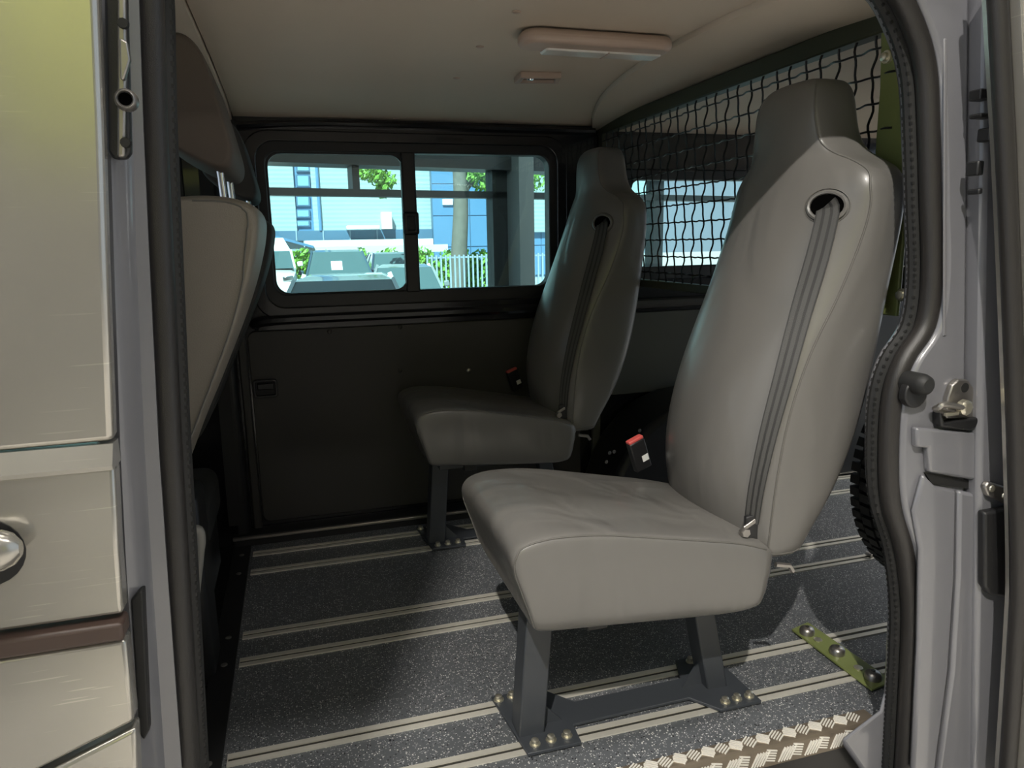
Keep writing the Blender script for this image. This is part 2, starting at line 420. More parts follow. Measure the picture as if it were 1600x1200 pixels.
# cargo-side panel beyond the partition
MB().prism(rrect(1.30, 2.9, .46, .83, .05), 1, 2.957, 2.968).build('cargo_panel', M_panel2, wf, bevel=.003)
MB().tube(smoothpath([(1.22, 2.95, .865), (1.6, 2.945, .868), (2.9, 2.95, .868)]), .022, 8).build('cargo_waist_rail', M_panel, wf)
MB().box((1.245, 2.945, .1), (1.285, 2.97, .83)).build('rib', M_panel2, wf, bevel=.008)
# ---- sliding window
def window(name, W, label, split=True, y=2.975):
    x0, x1, z0, z1 = W
    t = thing(name, label, 'window', ((x0 + x1) / 2, y, z0), kind='structure')
    MB().ring(rrect(x0 + .001, x1 - .001, z0 + .001, z1 - .001, .002), rrect(x0 + .042, x1 - .042, z0 + .06, z1 - .045, .05), 1, y - .01, y + .055).build('window_frame', M_black, t, bevel=.006)
    gx0, gx1, gz0, gz1 = x0 + .036, x1 - .036, z0 + .05, z1 - .04
    if split:
        mx = .462
        MB().box((mx - .026, y - .012, gz0), (mx + .030, y + .03, gz1)).build('mullion', M_black, t, bevel=.006)
        f = MB().ring(rrect(gx0, mx + .005, gz0, gz1, .06), rrect(gx0 + .014, mx - .020, gz0 + .014, gz1 - .012, .05), 1, y + .0, y + .022).build('sliding_pane_frame', M_black, t, bevel=.003)
        MB().prism(rrect(gx0 + .008, mx - .01, gz0 + .008, gz1 - .008, .05), 1, y + .008, y + .013).build('pane', M_glass, t)
        MB().prism(rrect(mx - .005, gx1 - .004, gz0, gz1, .05), 1, y + .034, y + .039).build('pane', M_glass, t)
        la = MB().box((mx - .030, y - .030, 1.185), (mx + .034, y - .010, 1.275)).build('latch', M_black, t, bevel=.012, seg=3)
        MB().box((mx - .014, y - .044, 1.20), (mx + .018, y - .028, 1.26)).build('latch_grip', M_rubm, la, bevel=.006)
    else:
        MB().prism(rrect(gx0, gx1, gz0, gz1, .05), 1, y + .02, y + .025).build('pane', M_glass, t)
    return t
window('window_1', W1, 'sliding side window with black frame between the two bucket seats')
window('window_2', W2, 'fixed cargo window seen through the wire mesh partition', False)
window('window_3', W3, 'far front door window glimpsed behind the beige front seat', False)

# ---- wheel arches in the cargo area
def arch(name, cx, y0, y1, r, parent):
    m = MB(); n = 14; rings = []
    for i in range(n + 1):
        a = math.pi * i / n
        rings.append((cx - r * math.cos(a), max(0, (r + .02) * math.sin(a))))
    m.prism(rings, 1, y0, y1)
    return m.build(name, M_black, parent, bevel=.03, seg=3)
wa = arch('wheel_arch', 1.66, 2.64, 2.954, .47, wf)
for i, (px, py) in enumerate(((953, 708), (960, 706), (999, 684), (1000, 673), (948, 722))):
    q = at(1, 2.637, px, py)
    MB().lathe([(0, -.004), (.005, -.004), (.008, 0)], (q.x, 2.64, q.z), (0, 1, 0), 8).build('bolt', M_steel, wa)

# ---- near cargo side wall, rear wall
wn = wall_holes(1.31, 3.0, -.08, 1.71, [(1.85, 2.75, .98, 1.48)], 1.17, 1.255).build('wall_left', M_panel, smooth=False)
tag(wn, 'dark cargo area wall on the near side behind the door pillar', 'wall', kind='structure')
arch('wheel_arch', 2.25, 1.254, 1.5, .42, wn)
t = thing('window_4', 'near cargo side window beyond the open sliding door', 'window', (2.3, 1.2, .98), kind='structure')
MB().prism(rrect(1.84, 2.76, .97, 1.49, .02), 1, 1.2, 1.205).build('pane', M_glass, t)
def wall_x(x0, x1, holes):
    m = MB(); ys_ = [1.17] + sorted({v for h in holes for v in h[:2]}) + [3.04]; zs_ = [-.08] + sorted({v for h in holes for v in h[2:]}) + [1.71]
    for i in range(len(ys_) - 1):
        for j in range(len(zs_) - 1):
            cy, cz = (ys_[i] + ys_[i + 1]) / 2, (zs_[j] + zs_[j + 1]) / 2
            if any(h[0] < cy < h[1] and h[2] < cz < h[3] for h in holes): continue
            m.box((x0, ys_[i], zs_[j]), (x1, ys_[i + 1], zs_[j + 1]))
    return m
wr = wall_x(3.0, 3.06, [(1.27, 2.9, .03, 1.60)]).build('wall_rear', M_panel, smooth=False)  # rear left open out of view so that light reaches the cargo floor
tag(wr, 'dark rear body frame, tailgate opening added unseen to let light into the cargo area', 'wall', kind='structure')
lk = thing('rear_trim_tower', 'black upright trim panel in the rear corner past the near seat', 'trim panel', (2.6, 2.86, 0))
MB().prism(rrect(2.36, 2.80, .002, .88, .10), 1, 2.78, 2.95).build('body', M_black, lk, bevel=.02)
MB().box((2.81, 2.80, .0), (2.95, 2.955, 1.0)).build('side_panel', M_panel2, lk, bevel=.006)

# ================================================================== MESH PARTITION
pt = thing('mesh_partition', 'olive framed partition with black crimped wire mesh behind the bucket seats', 'partition', (P, 2.1, .97))
MB().box((P - .012, 1.30, 1.585), (P + .03, 2.965, 1.632)).build('top_bar', M_oliveD, pt, bevel=.004)
MB().box((P - .006, 1.42, .972), (P + .02, 2.965, 1.000)).build('bottom_bar', M_oliveD, pt, bevel=.003)
MB().box((P - .006, 2.925, .98), (P + .02, 2.965, 1.60)).build('far_post', M_oliveD, pt, bevel=.003)
np_ = MB().prism([(1.30, .972), (1.385, .972), (1.40, 1.0), (1.40, 1.47), (1.41, 1.60), (1.33, 1.60), (1.30, 1.4)], 0, P - .004, P + .006).build('near_post', M_olive, pt, bevel=.003)
for px, py in ((1385, 89), (1409, 461)):
    q = at(0, P - .01, px, py)
    MB().lathe([(.014, .008), (.014, 0), (.009, 0), (.009, -.008), (.004, -.010), (0, -.010)], (P - .012, q.y, q.z), (1, 0, 0), 12).build('bolt', M_zinc, np_)
PITCH = .0585
zs_w = [1.03 + PITCH * i for i in range(10)]
yv = []
y = 1.425
while y < 2.93: yv.append(y); y += PITCH
def vwire(y, sgn):
    pts = []; n = 62
    for i in range(n + 1):
        z = .985 + (1.605 - .985) * i / n
        ph = 2 * math.pi * (z - 1.03) / PITCH
        pts.append((P + .004 * sgn * math.cos(ph / 2), y + .0032 * math.sin(ph), z))
    return MB().tube(pts, .0029, 5)
base = [None, None]
for i, y in enumerate(yv):
    if base[i % 2] is None:
        base[i % 2] = vwire(y, 1 if i % 2 else -1).build('upright_wire', M_wire, pt); base[i % 2]['y0'] = y
    else:
        c = base[i % 2].copy(); COL.objects.link(c); c.location.y = y - base[i % 2]['y0']
for o in base: del o['y0']
for j, z in enumerate(zs_w):
    pts = []; n = 150
    for i in range(n + 1):
        y = 1.355 + (2.945 - 1.355) * i / n
        ph = math.pi * (y - 1.425) / PITCH
        pts.append((P + (-.005 if j % 2 else .005) * math.cos(ph), y, z + .0012 * math.sin(2 * ph)))
    w_ = MB().tube(pts, .0027, 5).build('cross_wire', M_wire, pt)

# ================================================================== BUCKET SEATS
CY = 1.5
def loftring_back(z, xf, xs, xr, w, rot=0):
    pts = []
    for u in (-.96, -.8, -.55, -.28, 0, .28, .55, .8, .96):
        pts.append((xf + (xs - xf) * abs(u) ** 2.4, CY + u * w, z))
    dx = xr - xs
    for f, s in ((.04, 1.0), (.3, 1.02), (.65, 1.01), (.93, .97)):
        pts.append((xs + dx * f + .004, CY + w * s, z))
    for u in (.82, .4, 0, -.4, -.82): pts.append((xr, CY + u * w, z))
    for f, s in ((.93, .97), (.65, 1.01), (.3, 1.02), (.04, 1.0)):
        pts.append((xs + dx * f + .004, CY - w * s, z))
    return pts
#      z     xfront xseam  xrear  halfwidth
BK = [(.428, .925, .968, 1.058, .214), (.47, .905, .958, 1.060, .222), (.56, .872, .958, 1.118, .232), (.66, .862, .966, 1.168, .234), (.78, .878, .992, 1.208, .228),
      (.90, .915, 1.035, 1.232, .224), (1.02, .962, 1.094, 1.244, .225), (1.12, 1.002, 1.130, 1.250, .233), (1.20, 1.035, 1.148, 1.254, .240), (1.25, 1.056, 1.146, 1.252, .240),
      (1.285, 1.068, 1.150, 1.252, .226), (1.308, 1.074, 1.142, 1.248, .186), (1.326, 1.078, 1.126, 1.240, .146), (1.355, 1.082, 1.110, 1.232, .120), (1.40, 1.086, 1.104, 1.226, .110),
      (1.445, 1.090, 1.104, 1.222, .105), (1.478, 1.100, 1.114, 1.216, .094), (1.497, 1.122, 1.134, 1.198, .070)]
CU = [  # x_top x_bot zc zs zb w
    (.378, .424, .505, .495, .396, .210), (.362, .412, .556, .538, .374, .228), (.380, .426, .582, .563, .366, .235), (.43, .465, .594, .580, .362, .237),
    (.54, .56, .582, .575, .355, .237), (.66, .67, .556, .552, .345, .235), (.78, .78, .534, .527, .335, .233), (.88, .88, .521, .506, .328, .232), (.955, .935, .514, .480, .330, .229), (.998, .965, .502, .455, .348, .223)]
def loftring_cush(c):
    xt, xb, zc, zs, zb, wd = c
    pts = []
    for u in (-.97, -.85, -.6, -.3, 0, .3, .6, .85, .97):
        z = zc + (zs - zc) * abs(u) ** 3.0
        pts.append((xt, CY + u * wd, z))
    for f, s in ((.06, 1.0), (.35, 1.025), (.7, 1.02), (.96, 1.0)):
        z = zs + (zb - zs) * f; pts.append((xt + (xb - xt) * f, CY + wd * s, z))
    for u in (.85, .4, 0, -.4, -.85): pts.append((xb, CY + u * wd, zb))
    for f, s in ((.96, 1.0), (.7, 1.02), (.35, 1.025), (.06, 1.0)):
        z = zs + (zb - zs) * f; pts.append((xt + (xb - xt) * f, CY - wd * s, z))
    return pts
def ribbon(pts, wdirs, width, thick, name, m_, parent):
    pts = [Vector(p) for p in pts]; bm = bmesh.new(); uvl = bm.loops.layers.uv.new('UVMap')
    rows = []
    for i, p in enumerate(pts):
        t = (pts[min(i + 1, len(pts) - 1)] - pts[max(i - 1, 0)]).normalized()
        wd = Vector(wdirs[i]); wd = (wd - t * wd.dot(t)).normalized(); n = t.cross(wd)
        ww = width if not isinstance(width, list) else width[i]
        rows.append([bm.verts.new(p + wd * (a * ww / 2) + n * (b * thick / 2)) for a, b in ((-1, -1), (1, -1), (1, 1), (-1, 1))])
    us = (0, 1, 1, 0)
    for i in range(len(rows) - 1):
        for j in range(4):
            k = (j + 1) % 4
            f = bm.faces.new((rows[i][j], rows[i][k], rows[i + 1][k], rows[i + 1][j]))
            for lp_, uv in zip(f.loops, ((us[j], i), (us[k], i), (us[k], i + 1), (us[j], i + 1))): lp_[uvl].uv = uv
    bm.faces.new(rows[0]); bm.faces.new(list(reversed(rows[-1])))
    bmesh.ops.recalc_face_normals(bm, faces=bm.faces)
    me = bpy.data.meshes.new(name); bm.to_mesh(me); bm.free()
    return link(name, me, m_, parent)
def make_seat():
    root = thing('bucket_seat', 'near grey vinyl bucket seat, largest, closest to the open door', 'seat', (.7, CY, 0), 'grey vinyl bucket seats')
    cu = MB().loft([loftring_cush(c) for c in CU]).build('cushion', M_vinyl, root, sub=2)
    bk = MB().loft([loftring_back(*b) for b in BK]).build('backrest', M_vinyl, root, sub=2)
    dg = bpy.context.evaluated_depsgraph_get(); dg.update()
    bvh = BVHTree.FromObject(bk.evaluated_get(dg), dg)      # meshes are still in world coordinates here
    bvc = BVHTree.FromObject(cu.evaluated_get(dg), dg)
    def snap(tree, pts, off):
        out = []
        for p in pts:
            h = tree.find_nearest(Vector(p)); out.append(h[0] + h[1] * off)
        return out
    # stitched seams
    for s in (-1, 1):
        sm = [(b[2], CY + s * b[4], b[0]) for b in BK[1:-1]]
        MB().tube(snap(bvh, smoothpath(sm, 5), .0004), .0021, 6).build('seam', M_seam, bk)
        sm = [(c[0], CY + s * c[5], c[3]) for c in CU[1:]]
        fr = [(CU[1][0] + (CU[1][1] - CU[1][0]) * f - .002, CY + s * CU[1][5] * .99, CU[1][3] + (CU[1][4] - CU[1][3]) * f) for f in (.95, .6, .25)]
        MB().tube(snap(bvc, smoothpath(fr + sm[1:-1], 5), .0004), .0020, 6).build('seam', M_seam, cu)
        hm = [(.962 + .085 * k / 8, CY + s * .23, .452) for k in range(9)]
        MB().tube(snap(bvh, hm, .0006), .0018, 6).build('hem', M_seam, bk)
    # belt outlet in the shoulder
    def probe(px, py):
        d = Vector((MR.T @ np.array([(px - 800) / FPX, -(py - 600) / FPX, 1.0])).tolist()).normalized()
        h = bvh.ray_cast(Vector((0, 0, CAMZ)), d)
        return (h[0], h[1] if h[1].dot(d) < 0 else -h[1]) if h[0] is not None else (None, None)
    c, nrm = probe(1292, 322)
    u = Vector((0, 1, 0)); u = (u - nrm * u.dot(nrm)).normalized(); v = nrm.cross(u)
    def ell(a, b, h, n=20): return [c + nrm * h + u * a * math.cos(2 * math.pi * i / n) + v * b * math.sin(2 * math.pi * i / n) for i in range(n)]
    def wrap(pts_, off): return [(lambda h: h[0] + nrm * off)(bvh.find_nearest(p)) for p in pts_]
    n_ = 24
    ho = MB().loft([wrap(ell(.041, .031, 0, n_), .0005), wrap(ell(.044, .034, 0, n_), .005), wrap(ell(.040, .030, 0, n_), .0075), wrap(ell(.036, .026, 0, n_), .006), wrap(ell(.035, .025, 0, n_), .0015)], caps=False).build('belt_outlet', M_vinyl, bk)
    MB().loft([wrap(ell(.037, .027, 0, n_), .0015), wrap(ell(.020, .015, 0, n_), .0025), wrap(ell(.002, .0015, 0, n_), .0028)]).build('outlet_shade_disc', M_void, ho)  # proud black disc, the hole's shade is put into its colour
    st_ = wrap(ell(.047, .037, 0, 32), .001)
    MB().tube(st_ + [st_[0]], .0014, 5).build('outlet_stitching', M_seam, ho)
    # shoulder belt
    pts = [c + nrm * .004]; wd = [u]
    for px, py, lift in ((1295, 335, .010), (1279, 400, .012), (1252, 490, .012), (1225, 590, .012), (1201, 680, .010), (1184, 760, .009), (1177, 815, .009)):
        hp, hn_ = probe(px, py)
        if hp is None: hp, hn_ = at(1, 1.29, px, py), Vector((-.8, -.6, 0))
        pts.append(hp + hn_ * lift)
    pts = smoothpath(pts, 3); n = len(pts)
    wd = []
    for i, p in enumerate(pts):
        t_ = (pts[min(i + 1, n - 1)] - pts[max(i - 1, 0)]).normalized(); hn_ = bvh.find_nearest(p)[1]
        f_ = i / (n - 1); nn = (hn_ * (1 - f_ * .55) + Vector((-.2, -1, 0)) * f_ * .2).normalized()
        wd.append(t_.cross(nn))
    ribbon(pts, wd, [.047 - .017 * max(0, (i / (n - 1) - .35) / .65) for i in range(n)], .0022, 'shoulder_belt', M_belt, root)
    e = pts[-1]
    # anchor with bracket
    an = MB().beam(e + Vector((0, 0, .02)), e + Vector((.012, .008, -.065)), .036, .012, (1, 0, 0)).build('belt_anchor', M_black, root, bevel=.003)
    MB().beam(e + Vector((-.022, -.004, -.008)), e + Vector((.022, -.004, .016)), .010, .006, (0, 0, 1)).build('anchor_tongue', M_steel, an, bevel=.002)
    MB().lathe([(0, -.008), (.010, -.008), (.012, -.004), (.012, .006)], e + Vector((-.018, -.002, -.018)), (0, 1, 0), 6).build('anchor_bolt', M_steel, an)
    # buckle
    bc = Vector((.873, 1.745, .575))
    d = Vector((-.32, -.05, .95)).normalized()
    bu = MB().beam(bc - d * .05, bc + d * .038, .050, .022, (1, .15, .3)).build('buckle', M_black, root, bevel=.004)
    MB().beam(bc + d * .036, bc + d * .046, .048, .020, (1, .15, .3)).build('button', M_red, bu, bevel=.003)
    u2 = (Vector((1, .15, .3)) - d * Vector((1, .15, .3)).dot(d)).normalized()
    q = bc - d * .018 + u2 * .012 + Vector((0, -.0125, 0))
    MB().beam(q - d * .009, q + d * .009, .020, .0012, u2).build('label', M_white, bu)
    # under-frame and legs
    MB().box((.46, 1.34, .333), (.96, 1.66, .372)).build('under_frame', M_frame, root, bevel=.003)
    MB().box((.55, 1.33, .322), (.60, 1.36, .36)).build('under_hook', M_black, root, bevel=.004)
    lf = MB().beam((.458, 1.475, .006), (.487, 1.475, .372), .064, .064, (1, 0, 0)).build('leg', M_frame, root, bevel=.004)
    MB().beam((.49, 1.452, .012), (.515, 1.452, .012 + .0), .05, .003, (0, 0, 1)) if False else None
    MB().prism([(.48, .012), (.545, .012), (.489, .075)], 1, 1.472, 1.478).build('gusset', M_frame, lf)
    lr = MB().beam((.972, 1.500, .006), (.895, 1.500, .372), .056, .064, (1, 0, 0)).build('leg', M_frame, root, bevel=.004)
    MB().prism([(.95, .012), (.885, .012), (.938, .09)], 1, 1.497, 1.503).build('gusset', M_frame, lr)
    # floor plates
    pf = MB().prism([(.405, 1.615), (.43, 1.385), (.56, 1.385), (.565, 1.45), (.88, 1.455), (.93, 1.388), (1.045, 1.388), (1.04, 1.615), (.93, 1.615), (.90, 1.535), (.60, 1.53), (.53, 1.615)], 2, .0045, .013).build('floor_plate', M_frame, root, bevel=.0015)
    def bolt(x, y):
        b_ = MB().lathe([(.013, 0), (.013, .003), (.009, .003), (.009, .012), (.006, .014), (0, .014)], (x, y, .013), (0, 0, 1), 6 if False else 12).build('bolt', M_zinc, pf)
    for x, y in ((.455, 1.41), (.495, 1.412), (.535, 1.414), (.42, 1.595), (.455, 1.598), (.955, 1.41), (.99, 1.412), (1.025, 1.412), (.965, 1.595), (1.0, 1.598)): bolt(x, y)
    # recliner stub at the back of the cushion
    MB().tube([(.985, 1.285, .432), (1.02, 1.283, .425), (1.03, 1.283, .41)], .006, 6).build('frame_stub', M_steel, root)
    return root
seat = make_seat()
far = copy_tree(seat); far.location.y += 1.18
far['label'] = 'farther grey vinyl bucket seat in front of the far lining panel'
for o in ALL_CHILDREN(far):
    pass

# ================================================================== LAMPS ON THE CEILING
la = thing('ceiling_lamp', 'long cream strip lamp with rounded ends on the headliner', 'lamp', (.78, 1.81, 1.64))
def xy(px, py, z): q = at(2, z, px, py); return q
MB().prism(rrect(.565, .965, 1.745, 1.850, .042, 8), 2, 1.616, 1.650).build('housing', M_lampc, la, bevel=.014, seg=4)
le = MB().prism(rrect(.635, .950, 1.80, 1.855, .008), 2, 1.612, 1.630).build('lens', M_lens, la, bevel=.004)
MB().box((.80, 1.799, 1.6105), (.804, 1.856, 1.6135)).build('lens_rib', M_lampc, le)
ve = thing('ceiling_reading_light', 'small flush interior light with cream bezel behind the strip lamp', 'lamp', (.77, 2.14, 1.65))
DYV = .12
def vy(pts): return [(x, y + DYV) for x, y in pts]
MB().ring(vy([(.705, 2.19), (.845, 2.16), (.825, 2.085), (.70, 2.10)]), vy([(.722, 2.175), (.826, 2.152), (.812, 2.098), (.715, 2.112)]), 2, 1.636, 1.655).build('bezel', M_lampc, ve, bevel=.003)
vl = MB().prism(vy([(.72, 2.177), (.828, 2.154), (.814, 2.096), (.713, 2.11)]), 2, 1.645, 1.6545).build('lens', M_dark, ve)
MB().lathe([(0, -.006), (.01, -.005), (.012, 0)], (.745, 2.145 + DYV, 1.645), (0, 0, 1), 10).build('bulb', M_chrome, vl)

# ================================================================== FLOOR BRACKET
br = thing('floor_bracket', 'olive steel bracket strip with three domed bolts on the floor rails', 'bracket', (1.38, 1.5, .004))
bp = [at(2, .006, 1237, 985), at(2, .006, 1262, 974), at(2, .006, 1395, 1066), at(2, .006, 1362, 1080)]
MB().prism([(p.x, p.y) for p in bp], 2, .0045, .011).build('plate', M_olive, br, bevel=.0015)
for px, py in ((1261, 986), (1308, 1017), (1364, 1056)):
    q = at(2, .018, px, py)
    b_ = MB().lathe([(.021, .011), (.021, .022), (.018, .028), (.010, .032), (0, .033)], (q.x, q.y, 0), (0, 0, 1), 16).build('domed_bolt', M_steel, br)
    MB().lathe([(.006, .0), (.006, .0015), (0, .0015)], (q.x, q.y, .0325), (0, 0, 1), 6).build('hex_socket', M_slot, b_)
for px, py in ((1278, 1000), (1341, 1044)):
    q = at(2, .011, px, py)
    MB().lathe([(.012, 0), (.012, .0025), (.007, .003), (0, .003)], (q.x, q.y, .0112), (0, 0, 1), 12).build('screw', M_zinc, br)
# loose tie-down fitting on a rail behind the near seat
q = at(2, .01, 1362, 862)
tf = thing('tie_down_fitting', 'small metal tie-down fitting on the rail behind the near seat', 'fitting', (q.x, 2.0, .004))
MB().box((q.x - .03, 1.99, .0045), (q.x + .03, 2.012, .014)).build('block', M_alu, tf, bevel=.003)
MB().tube([(q.x - .02, 1.99, .02), (q.x - .035, 1.985, .02), (q.x - .045, 2.0, .018)], .005, 8).build('pin', M_steel, tf)

# ================================================================== SPARE TYRE
ty = thing('spare_tyre', 'black spare tyre with blocky tread, mostly hidden behind the door seal', 'tyre', (1.70, 1.40, .19))
TC = Vector((1.695, 1.395, .53))
prof = [(.19, -.085), (.25, -.102), (.30, -.10), (.322, -.085), (.327, -.05), (.327, .05), (.322, .085), (.30, .10), (.25, .102), (.19, .085)]
MB().lathe(prof, TC, (0, 1, 0), 48).build('carcass', M_tyre, ty)
tr = MB()
for i in range(64):
    a = 2 * math.pi * i / 64
    for j, yy in enumerate((-.075, -.035, .005, .045, .078)):
        aa = a + (.03 if j % 2 else 0)
        d = Vector((math.cos(aa), 0, math.sin(aa))); s_ = Vector((-math.sin(aa), 0, math.cos(aa)))
        p = TC + d * .330 + Vector((0, yy, 0))
        tr.beam(p - s_ * .0115, p + s_ * .0115, .018, .031, d)
tr.build('tread_blocks', M_tyre, ty, kind='stuff', smooth=False)
MB().lathe([(.02, -.03), (.17, -.05), (.195, -.085), (.195, .085), (.17, .05), (.02, .03)], TC, (0, 1, 0), 32).build('rim', M_steel, ty)

# ================================================================== FRONT SEATS
def front_seat(dy, label, fabric, hd, full=True):
    root = thing('front_seat', label, 'seat', (-.35, 1.65 + dy, -.02))
    def pp(px, py, y=1.42): return at(1, y, px, py)
    rear = [pp(*p) for p in ((275, 745), (300, 690), (340, 590), (375, 500), (398, 420), (410, 345), (402, 322), (380, 310), (345, 303), (300, 301))]
    prof = [(p.x, p.z) for p in rear] + [(-.245, 1.235), (-.275, 1.20), (-.275, 1.10), (-.30, .95), (-.36, .80), (-.40, .62), (-.36, .52), (-.30, .58)]
    cx = sum(p[0] for p in prof) / len(prof); cz = sum(p[1] for p in prof) / len(prof)
    def sh(k): return [(cx + (p[0] - cx) * k, cz + (p[1] - cz) * (1 - (1 - k) * .5)) for p in prof]
    rings = []
    for y, k in ((1.425, .80), (1.418, .90), (1.425, .965), (1.445, .99), (1.50, 1.0), (1.65, 1.01), (1.80, 1.0), (1.87, .985), (1.89, .95), (1.895, .85)):
        if y == 1.425 and k == .80: k = .86
        rings.append([(p[0], y + dy, p[1]) for p in sh(k)])
    bk = MB().loft(rings).build('backrest', fabric, root, sub=2)
    if full:
        sm = [pp(*p, 1.424) for p in ((283, 735), (310, 655), (348, 545), (372, 450), (382, 380), (385, 340), (375, 318), (345, 311), (300, 309))]
        dg = bpy.context.evaluated_depsgraph_get(); dg.update(); tree = BVHTree.FromObject(bk.evaluated_get(dg), dg)
        MB().tube([(lambda h: h[0] + h[1] * .0004)(tree.find_nearest(Vector((p.x, 1.40, p.z)))) for p in smoothpath(sm, 5)], .0018, 6).build('seam', M_seam, bk)
    hp = [pp(*p, 1.46) for p in ((368, 240), (355, 200), (332, 122), (312, 68), (288, 44), (262, 38))]
    hprof = [(p.x, p.z) for p in hp] + [(-.215, 1.50), (-.245, 1.44), (-.25, 1.38), (-.225, 1.345), (-.17, 1.312), (-.125, 1.288), (-.098, 1.288)]
    cx2 = sum(p[0] for p in hprof) / len(hprof); cz2 = sum(p[1] for p in hprof) / len(hprof)
    rings = [[(cx2 + (p[0] - cx2) * k, y + dy, cz2 + (p[1] - cz2) * k) for p in hprof] for y, k in ((1.47, .80), (1.465, .92), (1.48, .985), (1.52, 1.0), (1.66, 1.0), (1.80, 1.0), (1.84, .985), (1.855, .92), (1.85, .8))]
    MB().loft(rings).build('headrest', hd, root, sub=2)
    for yy in (1.53, 1.76):
        a, b = pp(350, 255, 1.5), pp(359, 305, 1.5)
        MB().tube([(a.x - .012, yy + dy, a.z + .02), (b.x - .012, yy + dy, b.z - .02)], .007, 10).build('headrest_post', M_chrome, root)
    MB().box((-.86, 1.44 + dy, .18), (-.32, 1.86 + dy, .36)).build('cushion', fabric, root, bevel=.05, seg=4)
    MB().box((-.80, 1.46 + dy, -.03), (-.34, 1.84 + dy, .19)).build('base', M_black, root, bevel=.02)
    return root
fs = front_seat(0, 'beige front seat with brown headrest, nearest the left door pillar', M_fab, M_brown)
fs2 = front_seat(.95, 'dark front seat mostly hidden behind the beige front seat', M_darkcloth, M_darkcloth, False)
# grab lever and dark pocket on the cab floor side
gl = thing('grab_lever', 'pale grey curved lever low beside the front seat', 'lever', (-.29, 1.9, .25))
gp = [at(1, 1.93, *p) for p in ((286, 838), (300, 828), (313, 832), (313, 870), (310, 910), (307, 955))]
MB().tube(smoothpath(gp, 4), [.012] * 11 + [.010 - .0006 * i for i in range(10)], 10, flat=1.0).build('handle', M_ltgrey, gl)
hb = at(1, 1.95, 300, 790)
MB().box((hb.x - .22, 1.95, -.03), (hb.x + .012, 2.12, .52)).build('mount_box', M_black, gl, bevel=.02)
# far seat belt hanging on the pillar
sb = tag(ribbon([(-.275, 2.885, 1.45), (-.280, 2.885, 1.0), (-.285, 2.885, .6), (-.29, 2.885, .08)], [(1, 0, 0)] * 4, .046, .002, 'hanging_belt', M_rubm, None), 'black seat belt hanging on the far door pillar', 'seat belt')
# cab floor and dashboard side so that the cab is closed
cf = MB().box((-1.5, 1.2, -.06), (-.302, 2.97, -.035)).build('cab_floor', M_black); tag(cf, 'black cab floor in front of the seat rails', 'floor', kind='structure')
wfnt = MB().box((-1.55, 1.1, -.1), (-1.5, 3.04, 1.0)).build('wall_front', M_black); tag(wfnt, 'black dashboard bulkhead at the front of the cab', 'wall', kind='structure')

# ================================================================== NEAR SIDE: DOOR OPENING
# header above the opening
hd = MB().box((-1.5, 1.10, 1.635), (3.0, 1.26, 1.705)).build('trim_1', M_dark, bevel=.015); tag(hd, 'black painted header rail above the sliding door opening', 'trim', kind='structure')
# ---- rear door pillar
sealpx = [(1230, -58), (1330, -52), (1392, -25), (1428, 40), (1447, 110), (1452, 200), (1455, 320), (1457, 430), (1446, 510), (1412, 565), (1394, 625), (1389, 720), (1394, 790), (1414, 860), (1424, 950), (1421, 1050), (1412, 1210), (1408, 1290)]
seal = smoothpath([at(1, 1.165, *p) for p in sealpx], 5)
left_edge = [(p.x + .006, p.z) for p in seal if p.z < 1.66 and p.x > 1.0]
i0 = next(i for i, p in enumerate(left_edge) if p[1] < 1.60)
left_edge = left_edge[i0:]
def rx(z): return 1.235 + (1.46 - z) * .118
poly = left_edge + [(rx(-.12), -.12), (rx(.4), .4), (rx(.9), .9), (rx(1.4), 1.4), (rx(1.64), 1.64), (left_edge[0][0] - .02, 1.64)]
pl = MB().prism(poly, 1, 1.135, 1.245).build('wall_left_pillar', M_paint, bevel=.008)
tag(pl, 'grey painted door pillar carrying the latch right of the opening', 'pillar', kind='structure')
# outer step of the pillar
def band(x_of, wdt, z0, z1, y0, y1, n=8):
    zz = [z0 + (z1 - z0) * i / n for i in range(n + 1)]
    return MB().prism([(x_of(z), z) for z in zz] + [(x_of(z) + wdt, z) for z in reversed(zz)], 1, y0, y1)
band(lambda z: rx(z) + .003, .16, -.12, 1.64, 1.105, 1.24).build('outer_flange', M_paint, pl, bevel=.01)
band(lambda z: rx(z) - .012 - .05, .007, .95, 1.5, 1.1325, 1.136).build('crease', M_paint2, pl, bevel=.003)
band(lambda z: rx(z) - .062 + .0, .008, -.12, .56, 1.1325, 1.136).build('crease', M_paint2, pl, bevel=.003)
# latch / striker
lt = MB()
c = at(1, 1.12, 1500, 640)
def lp2(px, py): q = at(1, 1.12, px, py); return (q.x, q.z)
stk = MB().prism([lp2(*p) for p in ((1483, 622), (1490, 602), (1500, 593), (1514, 594), (1524, 608), (1529, 640), (1527, 655), (1480, 655))], 1, 1.122, 1.136).build('latch_plate', M_steel, pl, bevel=.003)
q = at(1, 1.12, 1509, 606); MB().lathe([(.004, -.0145), (.010, -.0145), (.010, -.010), (.012, -.009), (.012, 0)], (q.x, 1.136, q.z), (0, 1, 0), 14).build('latch_hole', M_rubm, stk)
a, b = at(1, 1.11, 1466, 630), at(1, 1.11, 1512, 638)
MB().tube(smoothpath([(b.x, 1.105, b.z), (a.x + .01, 1.103, a.z - .002), (a.x, 1.108, a.z - .008), (a.x + .008, 1.12, a.z - .016), (b.x, 1.122, b.z - .016)]), .0062, 8).build('striker_loop', M_steel, stk)
q = at(1, 1.105, 1509, 637); MB().lathe([(.016, .012), (.016, 0), (.012, -.003), (.007, -.004), (0, -.004)], (q.x, 1.102, q.z), (0, 1, 0), 8).build('striker_nut', M_zinc, stk)
